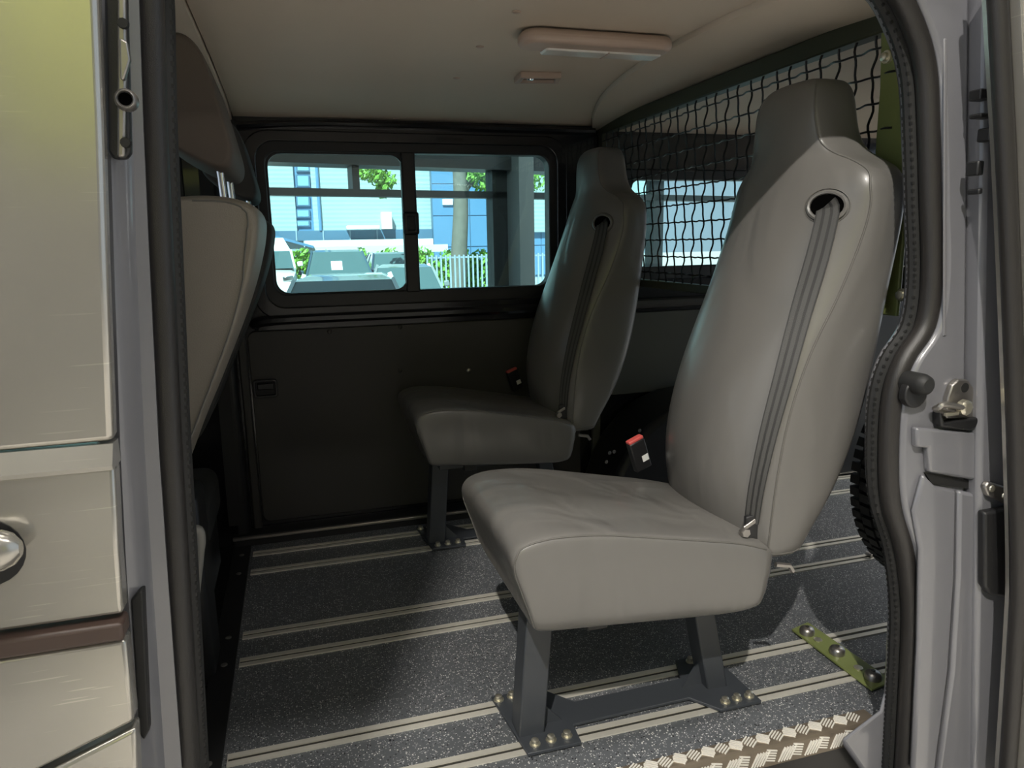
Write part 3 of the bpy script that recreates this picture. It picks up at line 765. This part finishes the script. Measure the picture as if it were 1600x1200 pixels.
MB().prism([lp2(*p) for p in ((1465, 642), (1472, 660), (1528, 650), (1520, 668), (1512, 672), (1466, 666))], 1, 1.112, 1.136).build('latch_housing', M_black, stk, bevel=.004)
q = at(1, 1.10, 1490, 648); MB().box((q.x - .012, 1.106, q.z - .004), (q.x + .02, 1.112, q.z + .002)).build('latch_tab', M_zinc, stk)
# rubber buffer
q = at(1, 1.10, 1446, 602)
bf = MB().lathe([(.022, .05), (.022, .012), (.018, .0), (.013, -.004), (.0, -.004)], (q.x, 1.095, q.z), (0, 1, 0), 18).build('buffer', M_rubm, pl)
MB().prism([(q.x + .028 * math.cos(t_) * 1, q.z - .02 + .03 * math.sin(t_)) for t_ in [2 * math.pi * i / 16 for i in range(16)]], 1, 1.118, 1.137).build('buffer_foot', M_black, pl, bevel=.003)
# recess shelf of the lower pillar
s1, s2 = at(1, 1.13, 1450, 740), at(1, 1.13, 1531, 756)
MB().prism([lp2(*p) for p in ((1432, 668), (1530, 676), (1530, 752), (1452, 738), (1450, 700), (1432, 700))], 1, 1.118, 1.137).build('pressed_panel', M_paint, pl, bevel=.006)
MB().prism([lp2(*p) for p in ((1452, 741), (1530, 755), (1530, 768), (1462, 758))], 1, 1.130, 1.137).build('drain_slot', M_rubm, pl)
MB().prism([lp2(*p) for p in ((1446, 742), (1464, 760), (1496, 766), (1494, 900), (1484, 1050), (1462, 1215), (1428, 1215), (1438, 1000), (1440, 860), (1430, 800))], 1, 1.122, 1.137).build('lower_panel', M_paint, pl, bevel=.007)
MB().prism([lp2(*p) for p in ((1499, 767), (1531, 773), (1529, 1000), (1518, 1215), (1466, 1215), (1488, 1050), (1497, 900))], 1, 1.119, 1.137).build('lower_panel', M_paint, pl, bevel=.007)
q = at(1, 1.13, 1436, 684); MB().lathe([(.006, -.005), (.010, -.004), (.012, 0)], (q.x, 1.134, q.z), (0, 1, 0), 12).build('screw', M_steel, pl)
# black door runner piece and small hinge plate on the outer flange
MB().prism([lp2(*p) for p in ((1536, 700), (1590, 722), (1596, 930), (1585, 936), (1540, 925), (1536, 860))], 1, 1.078, 1.106).build('runner_cover', M_black, pl, bevel=.008) if False else None
def lp3(px, py, y=1.09): q = at(1, y, px, py); return (q.x, q.z)
MB().prism([lp3(*p) for p in ((1536, 800), (1592, 790), (1596, 928), (1584, 936), (1545, 928), (1536, 916))], 1, 1.085, 1.106).build('runner_cover', M_black, pl, bevel=.006)
hp_ = MB().prism([lp3(*p) for p in ((1541, 762), (1547, 753), (1575, 762), (1582, 772), (1580, 786), (1572, 788), (1546, 776))], 1, 1.092, 1.106).build('guide_plate', M_steel, pl, bevel=.004)
for px, py in ((1551, 764), (1571, 775)):
    q = at(1, 1.09, px, py); MB().lathe([(.004, -.003), (.007, -.002), (.008, 0)], (q.x, 1.0915, q.z), (0, 1, 0), 10).build('screw', M_zinc, hp_)
for (x0_, y0_, x1_, y1_) in ((1522, 140, 1538, 158), (1522, 178, 1544, 186), (1536, 200, 1548, 222), (1518, 252, 1526, 275), (1519, 295, 1525, 304)):
    a, b = at(1, 1.10, x0_, y0_), at(1, 1.10, x1_, y1_)
    MB().box((a.x, 1.085, b.z), (b.x, 1.112, a.z)).build('door_clip', M_black, pl, bevel=.003)
# sill corner at the foot of the pillar
cn = MB().loft([[at(1, y, *p) for p in ((1312, 1157), (1374, 1110), (1380, 1085), (1398, 1062), (1420, 1060), (1428, 1300), (1405, 1290))] for y in (1.205, 1.245)])
cn.build('sill_corner', M_paint, pl, bevel=.012)
# ---- weather strips
def weatherstrip(path, name, label, inward, r=.021):
    t = thing(name, label, 'door seal', (path[len(path) // 2].x, path[0].y, path[-1].z))
    MB().tube(path, r, 12, flat=1).build('bulb', M_rub, t)
    off = [Vector((p.x + inward * .016, p.y + .028, p.z)) for p in path]
    MB().tube(off, r * .62, 8).build('gripper', M_rubm, t)
    rb = MB()
    dist = 0; last = off[0]
    for i in range(len(off) - 1):
        seg = (off[i + 1] - off[i]).length; nrib = max(1, int(seg / .011))
        for k in range(nrib):
            p = off[i].lerp(off[i + 1], k / nrib); d = (off[i + 1] - off[i]).normalized()
            rb.beam(p - d * .003, p + d * .003, r * 1.0, r * 1.0, (0, 1, 0))
    rb.build('gripper_ribs', M_rubm, t, kind='stuff', smooth=False)
    return t
weatherstrip(seal, 'door_weatherstrip', 'black rubber door seal curving down the rear edge of the opening', -1, .0215)
lpx = [(222, -60), (226, 0), (232, 200), (242, 400), (257, 700), (270, 900), (288, 1200), (293, 1290)]
lseal = smoothpath([at(1, 1.15, *p) for p in lpx], 6)
weatherstrip([Vector((p.x + .006, p.y, p.z)) for p in lseal], 'door_weatherstrip', 'straight black rubber door seal along the front edge of the opening', 1, .019)
# ---- front door pillar (painted) with hardware
bp_ = MB()
pxs = [(-60, 151, 163, 190, 215), (200, 160, 172, 200, 224), (400, 165, 178, 205, 233), (700, 177, 188, 218, 248), (900, 186, 198, 230, 262), (1200, 208, 222, 250, 284)]
rings = []
for py, a, b, c_, d_ in pxs:
    rings.append([at(1, 1.20, a - 30, py), at(1, 1.08, a, py), at(1, 1.075, b, py), at(1, 1.085, (b + c_) / 2, py), at(1, 1.10, c_, py), at(1, 1.112, c_ + 8, py), at(1, 1.118, d_, py), at(1, 1.20, d_ + 6, py)])
fp = bp_.loft(rings).build('wall_left_front', M_paint, bevel=0)
tag(fp, 'grey painted pillar between the front door and the opening', 'pillar', kind='structure')
# channel with hardware at the top
ch = MB().prism([lp3(*p, 1.075) for p in ((166, -20), (200, -20), (207, 240), (200, 250), (180, 250), (170, 238))], 1, 1.062, 1.08).build('hinge_channel', M_black, fp, bevel=.004)
MB().prism([lp3(*p, 1.06) for p in ((184, -20), (197, -20), (198, 60), (201, 90), (198, 130), (196, 246), (184, 246))], 1, 1.055, 1.064).build('hinge_plate', M_steel, ch, bevel=.003)
MB().prism([lp3(*p, 1.055) for p in ((189, 62), (201, 68), (206, 96), (196, 128), (190, 126))], 1, 1.045, 1.056).build('hinge_arm', M_steel, ch, bevel=.004)
q = at(1, 1.05, 197, 156); hbz = MB().lathe([(.0075, .004), (.0080, -.006), (.010, -.0085), (.0125, -.006), (.0135, .0), (.0135, .008)], (q.x, 1.05, q.z), (0, 1, 0), 20).build('hinge_bush', M_steel, ch)
MB().lathe([(.0078, -.0055), (.0078, -.0048)], (q.x, 1.05, q.z), (0, 1, 0), 16).build('bush_bore', M_void, ch)  # black disc over the bore, its darkness put into the colour
for px, py in ((191, 35), (195, 222)):
    q = at(1, 1.05, px, py); MB().lathe([(.003, -.002), (.006, -.002), (.007, .004)], (q.x, 1.053, q.z), (0, 1, 0), 10).build('screw', M_rubm, ch)
MB().prism([lp3(*p, 1.10) for p in ((210, 925), (222, 912), (228, 912), (238, 1125), (230, 1140), (222, 1130))], 1, 1.074, 1.112).build('drain_slot', M_rubm, fp, bevel=.004)
# ---- front door outer panel
fdoor = thing('front_door', 'scratched silver front door left of the opening', 'door', (-.6, 1.03, 0.2))
def dp(px, py, y=1.03): q = at(1, y, px, py); return (q.x, q.z)
XE = [(150, -70), (152, 0), (160, 200), (166, 400), (177, 690)]
MB().prism([dp(*p) for p in XE] + [(-1.2, dp(177, 700)[1]), (-1.2, 1.58)], 1, 1.03, 1.06).build('upper_panel', M_silver, fdoor, bevel=.008)
zb0 = dp(177, 693)[1]; zb1 = dp(180, 722)[1]
MB().loft([[(x, 1.03, zb0), (x, 1.012, zb1), (x, 1.014, zb1 - .006), (x, 1.06, zb1 - .006), (x, 1.06, zb0)] for x in (-1.2, dp(178, 705)[0])]).build('waist_moulding', M_silver, fdoor, smooth=False)
MB().prism([dp(180, 727), dp(186, 850), dp(194, 957), (-1.2, dp(194, 957)[1]), (-1.2, dp(180, 727)[1])], 1, 1.024, 1.06).build('middle_panel', M_silver, fdoor, bevel=.006)
zr = dp(196, 976)[1]
MB().box((-1.2, 1.008, zr - .013), (dp(197, 970)[0], 1.05, zr + .013)).build('rub_strip', M_brownstrip, fdoor, bevel=.005)
g1, g2 = dp(211, 1127), dp(60, 1204)
MB().prism([dp(198, 997), dp(211, 1124), dp(60, 1200), (-1.2, .2), (-1.2, dp(198, 997)[1])], 1, 1.024, 1.06).build('lower_panel', M_silver, fdoor, bevel=.006)
MB().prism([dp(213, 1134), dp(220, 1290), (-1.2, .1), (-1.2, .185), dp(62, 1211)], 1, 1.024, 1.06).build('sill_panel', M_silver, fdoor, bevel=.006)
q = at(1, .99, 2, 862)
hn = MB().loft([[(x, q_y, q.z + dz) for q_y, dz in ((1.02, .0), (.990, .026), (.975, .018), (.968, 0), (.975, -.018), (.990, -.026))] for x in (-.8, q.x)] , True, True)
hr = []
for x, k in ((-.62, 1), (q.x - .02, 1), (q.x + .0, .93), (q.x + .012, .72), (q.x + .02, .35)):
    hr.append([(x, .995 + .024 * k * math.cos(2 * math.pi * i / 16), q.z + .028 * k * math.sin(2 * math.pi * i / 16)) for i in range(16)])
hn.bm.free()
MB().loft(hr).build('handle', M_silver, fdoor)
MB().lathe([(.045, -.002), (.045, .004)], (q.x - .03, 1.024, q.z - .012), (0, 1, 0), 24).build('handle_recess', M_black, fdoor)
# ---- opened sliding door, standing behind the pillar
sd = thing('sliding_door', 'opened sliding door with black edge seal at the right border', 'door', (1.9, 1.0, -.1))
dsx = [(1556, -70), (1562, 60), (1572, 250), (1580, 450), (1588, 700), (1592, 900), (1588, 1000), (1574, 1210), (1568, 1290)]
dpath = smoothpath([at(1, 1.03, *p) for p in dsx], 5)
MB().tube(dpath, .0165, 10).build('edge_seal', M_rub, sd)
MB().prism([(p.x + .012, p.z) for p in dpath] + [(2.35, -.1), (2.35, .93)] + [(1.62, .93), (1.56, 1.42), (2.35, 1.42), (2.35, 1.6)], 1, 1.0, 1.07).build('door_panel', M_silver, sd)
MB().prism([(1.60, .92), (2.345, .92), (2.345, 1.43), (1.55, 1.43)], 1, 1.03, 1.036).build('pane', M_glass, sd, smooth=False)
MB().tube([p + Vector((.021, -.028, 0)) for p in dpath], .008, 6).build('door_edge', M_silver, sd)

# ================================================================== SHOWROOM
hf = MB().box((-9, -7, -.72), (10, 6.2, -.62)).build('hall_floor', M_hallfloor); tag(hf, 'grey showroom floor under the van', 'floor', kind='structure')
hc = MB().box((-9, -7, 7.3), (10, 5.4, 7.5)).build('hall_ceiling', M_hallceil); tag(hc, 'pale showroom ceiling high above the van', 'ceiling', kind='structure')
hw = MB().box((-9, -7, -.62), (10, -6.9, 2.0)).build('hall_wall_back', M_hallwall); tag(hw, 'plain grey showroom wall behind the camera', 'wall', kind='structure')
MB().box((-9, -7, 2.0), (10, -6.9, 7.3)).build('upper_wall', M_hallwall, hw)
MB().box((-6.5, -6.9, 2.15), (-1.0, -6.86, 4.9)).build('lime_reflection_board', M_lime, hw)  # unseen board added to give the front door its lime reflection
MB().box((5.0, -6.9, 2.15), (8.0, -6.86, 4.9)).build('lime_reflection_board', M_lime, hw)  # second unseen board, added for reflection on the right
hcol = MB().lathe([(.40, 0), (.40, .08), (.33, .1), (.33, 7.8), (.40, 7.84), (.40, 7.92)], (-1.475, -1.5, -.62), (0, 0, 1), 32).build('shadow_column', M_hallwall); tag(hcol, 'added round grey column, unseen behind the camera, shading the left floor', 'column', kind='structure')  # unseen, added to cast the diagonal shadow on the van floor
# glazed front turned about 12 degrees from the van
GA = math.radians(12.5); GO = Vector((0, 4.75, 0)); gd = Vector((math.cos(GA), math.sin(GA), 0)); gn = Vector((-math.sin(GA), math.cos(GA), 0))
def gpt(px, py):      # pixel -> point on the glazing plane, as (s along, z)
    d = Vector((MR.T @ np.array([(px - 800) / FPX, -(py - 600) / FPX, 1.0])).tolist()); c = Vector((0, 0, CAMZ))
    t_ = (GO - c).dot(gn) / d.dot(gn); p = c + d * t_; return (p - GO).dot(gd), p.z
def gbox(m, s0, s1, z0, z1, d0=-.05, d1=.05):
    m.loft([[GO + gd * s + gn * d_ + Vector((0, 0, z)) for s, z in ((s0, z0), (s1, z0), (s1, z1), (s0, z1))] for d_ in (d0, d1)]); return m
sg = thing('window_6', 'dark framed showroom glazing beyond the sliding window', 'window', (0, 4.75, -.62), kind='structure')
zt = gpt(600, 262)[1]; ztr1 = gpt(600, 297)[1]; ztr0 = gpt(600, 308)[1]
gbox(MB(), -7, 8, zt, 7.3, -.12, .12).build('lintel', M_frameG, sg, smooth=False)
gbox(MB(), -7, 8, ztr0, ztr1).build('transom', M_frameG, sg, smooth=False)
gbox(MB(), -7, 8, -.62, -.5).build('bottom_rail', M_frameG, sg, smooth=False)
sA = gpt(765, 330)[0]; sB = gpt(788, 330)[0]; sC = gpt(810, 330)[0]
gbox(MB(), sA, sB, -.62, zt, -.05, .05).build('post', M_frameG, sg, smooth=False)
gbox(MB(), sB - .002, sC, -.62, 7.3, -.22, .06).build('column', mat('column_grey', (.13, .145, .15), .5), sg, smooth=False)
s0 = gpt(547, 280)[0]; s1 = gpt(558, 280)[0]
gbox(MB(), s0, s1, ztr1, zt).build('mullion', M_frameG, sg, smooth=False)
for s in (-6.5, -4.6, -2.7, sC + 1.2, sC + 3.0): gbox(MB(), s, s + .1, -.62, zt).build('post', M_frameG, sg, smooth=False)
for a_, b_ in ((-2.6, sA), (sC, sC + 1.2)):
    gbox(MB(), a_, b_, -.5, ztr0, -.004, .004).build('pane', M_glass0, sg, smooth=False)
    gbox(MB(), a_, b_, ztr1, zt, -.004, .004).build('pane', M_glass0, sg, smooth=False)

# ================================================================== OUTSIDE
M_asph = mat('asphalt', (.34, .34, .33), .8, var=.1)
M_ywhite = mat('white_cladding', (.74, .77, .78), .55)
def clad():
    m = mat('white_corrugated_cladding', (.31, .40, .42), .5); b = m.node_tree.nodes['Principled BSDF']
    tc = N(m, 'ShaderNodeTexCoord'); wv = N(m, 'ShaderNodeTexWave'); wv.bands_direction = 'Z'; wv.inputs['Scale'].default_value = 1.6; wv.inputs['Distortion'].default_value = 0
    L(m, tc.outputs['Object'], wv.inputs['Vector']); bp = N(m, 'ShaderNodeBump'); bp.inputs['Strength'].default_value = .25; bp.inputs['Distance'].default_value = .03
    L(m, wv.outputs['Fac'], bp.inputs['Height']); L(m, bp.outputs['Normal'], b.inputs['Normal']); return m
M_clad = clad()
M_blue = mat('blue_grey_panel', (.10, .22, .38), .4)
M_blueD = mat('dark_blue_band', (.075, .15, .24), .4)
M_bluew = mat('blue_window', (.22, .42, .58), .15)
M_leaf = mat('green_leaf', (.16, .34, .045), .5, var=.4, vscale=3)
M_bark = mat('bark', (.15, .14, .12), .8, bump=1, bscale=12, var=.25, vscale=6)
M_fence = mat('grey_fence', (.30, .38, .46), .5)
M_carglass = mat('car_glass', (.07, .12, .13), .08, coat=.5)
M_tail = mat('tail_lamp', (.6, .03, .03), .2)
GZ = -.64
og = MB().box((-90, 6.2, GZ - .1), (110, 90, GZ)).build('ground', M_asph); tag(og, 'sunlit grey car park outside the showroom', 'ground', kind='structure')
FB = 36.0
def fb(px, py, y=FB): q = at(1, y, px, py); return q.x, q.z
bl = thing('industrial_building', 'pale corrugated industrial building with blue panels across the car park', 'building', (2, FB, GZ))
zb = fb(600, 359)[1]; zb2 = fb(600, 374)[1]
x_a, x_b = fb(460, 300)[0], fb(487, 300)[0]; x_c = fb(672, 300)[0]
MB().box((-14, FB, zb), (x_a, FB + .5, 12)).build('cladding_wall', M_clad, bl, smooth=False)
MB().box((x_b, FB, zb), (x_c, FB + .5, 12)).build('cladding_wall', M_clad, bl, smooth=False)
MB().box((x_a, FB + .15, zb2), (x_b, FB + .5, 12)).build('stair_strip', M_blue, bl, smooth=False)
z = zb - .1
for py0, py1 in ((256, 268), (273, 292), (306, 322), (327, 340), (344, 354)):
    xx0, z1_ = fb(462, py0); xx1, z0_ = fb(485, py1)
    wn_ = MB().box((xx0, FB + .05, z0_), (xx1, FB + .16, z1_)).build('window', M_blueD, bl, smooth=False)
    MB().box((xx0 + .07, FB + .03, z0_ + .05), (xx1 - .07, FB + .06, z1_ - .05)).build('pane', M_bluew, wn_, smooth=False)
MB().box((-14, FB - .1, zb2), (x_c + .3, FB + .3, zb)).build('blue_band', M_blueD, bl, smooth=False)
for px in range(420, 672, 42):
    xx = fb(px, 365)[0]; MB().box((xx, FB - .13, zb2), (xx + .05, FB - .09, zb)).build('band_joint', M_fence, bl, smooth=False)
MB().box((-14, FB + .2, GZ), (x_c, FB + .6, zb2)).build('ground_floor_wall', mat('blue_grey_wall', (.25, .3, .33), .6), bl, smooth=False)  # plain blue-grey base colour
xd = fb(497, 300)[0]; MB().tube([(xd, FB - .1, zb), (xd, FB - .1, 11)], .07, 8).build('downpipe', M_blue, bl)
x0_, z1_ = fb(594, 332); x1_, z0_ = fb(611, 358); MB().box((x0_, FB - .5, z0_), (x1_, FB, z1_)).build('vent_box', M_ywhite, bl, smooth=False)
x0_, z1_ = fb(540, 353); x1_, z0_ = fb(592, 359); MB().box((x0_, FB - .6, z0_), (x1_, FB - .1, z1_)).build('duct', M_ywhite, bl, bevel=.05)
# blue block to the right made of separate panels
pw = 1.15
xx = x_c; i = 0
MB().box((x_c, FB - .4, GZ), (x_c + 9, FB - .05, 12)).build('blue_block', M_blueD, bl, smooth=False)
while xx < x_c + 8.5:
    zz = GZ + .1
    while zz < 9:
        MB().box((xx + .02, FB - .45, zz + .02), (xx + pw * 1.6 - .02, FB - .38, zz + 1.5 - .02)).build('wall_panel', M_blue, bl, smooth=False); zz += 1.5
    xx += pw * 1.6
x0_, z1_ = fb(688, 312); x1_, z0_ = fb(704, 321); MB().box((x0_, FB - .55, z0_), (x1_, FB - .44, z1_)).build('sign', M_ywhite, bl, smooth=False)
x0_, z1_ = fb(812, 268); x1_, z0_ = fb(905, 362); MB().box((x0_, FB - .7, z0_), (x1_ + 4, FB - .5, 12)).build('cladding_wall', M_clad, bl, smooth=False)
# canopy
cy_ = 32.0
cn_ = thing('canopy', 'low white flat canopy roof in front of the industrial building', 'canopy', (1.5, cy_, GZ))
x0_, z1_ = fb(476, 376, cy_); x1_, z0_ = fb(677, 384, cy_)
MB().box((x0_, cy_, z0_), (x1_, cy_ + 3, z1_)).build('fascia', M_ywhite, cn_, smooth=False)
x0b, z1b = fb(470, 386, cy_ - .6); x1b, z0b = fb(700, 393, cy_ - .6)
MB().box((x0b, cy_ - .6, z0b), (x1b, cy_ - .02, z1b)).build('lower_fascia', mat('pale_fascia', (.62, .66, .66), .5), cn_, smooth=False)
for px in (500, 590, 668):
    xx = fb(px, 390, cy_)[0]; MB().tube([(xx, cy_ + .8, GZ), (xx, cy_ + .8, z0_)], .08, 8).build('post', M_fence, cn_)
sr = MB().loft([[at(1, y, *p) for p in ((415, 364), (490, 384), (490, 388), (415, 368))] for y in (30.5, 32)]).build('side_roof', M_blue, cn_, smooth=False)
# hedges and tree foliage
def leaves(name, spots, n, size, parent=None, m_=None, kind='stuff'):
    bm = bmesh.new()
    for _ in range(n):
        cx_, cy2, cz_, rx_, ry_, rz_ = random.choice(spots)
        while True:
            v = Vector((random.uniform(-1, 1), random.uniform(-1, 1), random.uniform(-1, 1)))
            if v.length < 1: break
        c_ = Vector((cx_ + v.x * rx_, cy2 + v.y * ry_, cz_ + v.z * rz_))
        d = Vector((random.gauss(0, 1), random.gauss(0, 1), random.gauss(0, 1))).normalized(); e_ = d.orthogonal().normalized(); s_ = size * random.uniform(.6, 1.3)
        f_ = d.cross(e_)
        bm.faces.new([bm.verts.new(c_ + e_ * s_), bm.verts.new(c_ + f_ * s_ * .5 + d * s_ * .12), bm.verts.new(c_ - e_ * s_), bm.verts.new(c_ - f_ * s_ * .5 + d * s_ * .12)])
    me = bpy.data.meshes.new(name); bm.to_mesh(me); bm.free()
    return link(name, me, m_ or M_leaf, parent, kind=kind, smooth=False)
hx0 = fb(455, 405, 29.5)[0]; hx1 = fb(672, 405, 29.5)[0]
sp_ = [(hx0 + (hx1 - hx0) * i / 14, 29.5, .35 + .15 * math.sin(i * 2.1), .5, .5, .55) for i in range(15)] + [(hx0 + (hx1 - hx0) * i / 14, 29.5, -.3, .45, .4, .45) for i in range(15)]
tag(leaves('hedge', sp_, 4500, .14), 'bright green hedge behind the parked cars', 'hedge', kind='stuff')
hx0 = fb(692, 405, 23)[0]; hx1 = fb(770, 405, 23)[0]
sp_ = [(hx0 + (hx1 - hx0) * i / 6, 23.6, .0 + .25 * (i % 2), .4, .4, .7) for i in range(7)]
tag(leaves('hedge', sp_, 1800, .12), 'darker shrubs behind the vertical bar fence', 'shrubs', kind='stuff')
tr_ = thing('street_tree', 'tree with pale trunk standing behind the bar fence', 'tree', (at(1, 22, 718, 400).x, 22, GZ))
def tp(px, py, y=22): return at(1, y, px, py)
tk = [tp(714, 484), tp(716, 440), tp(718, 380), tp(720, 330), tp(719, 285), tp(716, 240), tp(714, 180)]
MB().tube(smoothpath(tk, 4), [.28 - .004 * i for i in range(25)], 12).build('trunk', M_bark, tr_)
MB().tube(smoothpath([tp(722, 305), tp(736, 285), tp(752, 272), tp(775, 255)], 4), .09, 8).build('branch', M_bark, tr_)
MB().tube(smoothpath([tp(716, 250), tp(670, 225), tp(600, 215), tp(585, 240)], 4), .05, 8).build('branch', M_bark, tr_)
sp_ = [(*tp(px, py), rr * 1.35, .6, rr * 1.35) for px, py, rr in ((590, 272, .28), (575, 268, .2), (603, 285, .22), (598, 300, .12), (738, 275, .18), (755, 290, .2), (748, 262, .25), (820, 285, .28), (840, 282, .25), (700, 200, .9), (600, 215, .6), (800, 210, .8))]
leaves('foliage', sp_, 1500, .10, tr_)
# fence with single bars
fe = thing('bar_fence', 'grey steel fence of vertical bars right of the parked cars', 'fence', (5, 20, GZ))
fx0 = at(1, 20, 668, 420).x; fx1 = at(1, 20, 900, 420).x; ztop = at(1, 20, 720, 398).z
bar0 = None; n = int((fx1 - fx0) / .125)
for i in range(n):
    xx = fx0 + (fx1 - fx0) * i / n
    if bar0 is None: bar0 = MB().box((xx - .022, 19.98, GZ), (xx + .022, 20.02, ztop)).build('bar', M_fence, fe, smooth=False)
    else:
        c_ = bar0.copy(); COL.objects.link(c_); c_.location.x = xx - fx0
for zz in (ztop - .09, -.35): MB().box((fx0, 20.03, zz), (fx1, 20.07, zz + .045)).build('rail', M_fence, fe, smooth=False)
# cars
def car(name, label, x, y, rot, col, Lg=4.3, Wd=1.8, H=1.5, belt=.95, van=False, group='parked vehicles', gt=None):
    root = thing(name, label, 'van' if van else 'car', (0, 0, 0), group)
    mp = mat(name + '_paint', col, .25, coat=1)
    h2 = Wd / 2; l2 = Lg / 2
    def sect(xx, zb_, zt_, w_): return [(xx, -w_, zb_), (xx, -w_ * 1.02, (zb_ + zt_) / 2), (xx, -w_ * .96, zt_ - .06), (xx, -w_ * .85, zt_), (xx, 0, zt_ + .03), (xx, w_ * .85, zt_), (xx, w_ * .96, zt_ - .06), (xx, w_ * 1.02, (zb_ + zt_) / 2), (xx, w_, zb_)]
    hood = belt - (.05 if van else .16)
    st_ = [(-l2, .35, .62, .80), (-l2 + .12, .25, hood - .12, .92), (-l2 + .5, .2, hood - .03, .98), (-l2 * .42, .2, belt - .04, 1), (0, .2, belt, 1), (l2 * .6, .2, belt, 1), (l2 - .15, .25, belt - .02, .96), (l2, .35, belt - .15, .88)]
    MB().loft([sect(a, b, c_, d * h2) for a, b, c_, d in st_]).build('body', mp, root)
    wsx0, wsx1 = (-l2 * .75, -l2 * .5) if van else (-l2 * .48, -l2 * .12)
    rx0, rx1 = l2 - (.1 if van else .95), l2 - .12
    tw = h2 * (.86 if van else .74); bw = h2 * .94
    gt = gt or H - .05
    # glasshouse
    def q4(xb, xt, zt_): return None
    MB().loft([[(wsx0, -bw, belt - .03), (wsx0, bw, belt - .03), (rx1, bw, belt - .03), (rx1, -bw, belt - .03)], [(wsx1, -tw, gt), (wsx1, tw, gt), (rx0, tw, gt), (rx0, -tw, gt)]]).build('windows', M_carglass, root, smooth=False)
    MB().loft([[(wsx1 - .02, -tw - .01, gt - .02), (wsx1 - .02, tw + .01, gt - .02), (rx0 + .03, tw + .01, gt - .02), (rx0 + .03, -tw - .01, gt - .02)], [(wsx1 + .25, -tw * .8, H), (wsx1 + .25, tw * .8, H), (rx0 - .2, tw * .8, H), (rx0 - .2, -tw * .8, H)]]).build('roof', mp, root)
    for s in (-1, 1):
        MB().beam((wsx0, s * bw, belt - .04), (wsx1, s * tw, gt), .06, .05, (1, 0, 0)).build('pillar', mp, root)
        MB().beam((rx1, s * bw, belt - .04), (rx0, s * tw, gt), .10, .06, (1, 0, 0)).build('pillar', mp, root)
        xm = (wsx1 + rx0) / 2
        MB().beam((xm, s * bw * 1.005, belt - .04), (xm, s * tw * 1.01, gt), .07, .03, (1, 0, 0)).build('pillar', mp, root)
        MB().beam((-l2 + .12, s * h2 * .62, hood - .22), (-l2 + .12, s * h2 * .88, hood - .2), .12, .12, (0, 0, 1)).build('headlight', M_chrome, root, bevel=.02)
        MB().beam((l2 - .06, s * h2 * .72, belt - .14), (l2 - .06, s * h2 * .88, belt - .1), .30, .12, (0, 0, 1)).build('tail_light', M_tail, root, bevel=.02)
        MB().beam((wsx0 + .2, s * h2 * 1.0, belt + .06), (wsx0 + .2, s * h2 * 1.14, belt + .08), .12, .08, (0, 0, 1)).build('mirror', mp, root, bevel=.02)
        for wx in (-l2 * .62, l2 * .62):
            MB().lathe([(.05, -.1), (.2, -.1), (.31, -.09), (.32, 0), (.31, .09), (.05, .1)], (wx, s * (h2 - .1), .32), (0, 1, 0), 18).build('wheel', M_tyre, root)
    root.location = (x, y, GZ); root.rotation_euler = (0, 0, rot)
    return root
def cx(px, y): return at(1, y, px, 420).x
PI = math.pi
car('parked_van', 'white parked van at the left edge of the sliding window', cx(397, 18), 20.8, PI / 2, (.8, .8, .78), 4.9, 1.95, 2.0, 1.28, True, gt=1.68)
suv = car('parked_suv', 'dark blue parked off-roader with white notice in the windscreen', cx(537, 18.5), 21.0, PI / 2 - .02, (.045, .085, .12), 4.3, 1.82, 1.66, 1.02)
car('parked_car', 'dark parked hatchback showing red tail lamps beside the window mullion', cx(622, 23.6), 25.9, -PI / 2 + .02, (.04, .06, .10), 4.0, 1.78, 1.52, 1.0)
car('parked_car', 'grey parked small car low beside the bar fence', cx(645, 15), 16.2, PI / 2 - .12, (.22, .26, .27), 3.8, 1.62, 1.34, .88)
car('parked_car', 'silver parked car nearest the showroom glazing', cx(545, 9.5), 10.4, PI / 2 - .1, (.72, .76, .75), 4.3, 1.78, 1.37, .9)
nt_ = MB().beam(Vector((cx(531, 18.4), 19.55, GZ + 1.16)), Vector((cx(531, 18.4), 19.70, GZ + 1.38)), .28, .006, (1, 0, 0)).build('notice_sheet', M_white); tag(nt_, 'white notice sheet in the windscreen of the dark off-roader', 'notice')
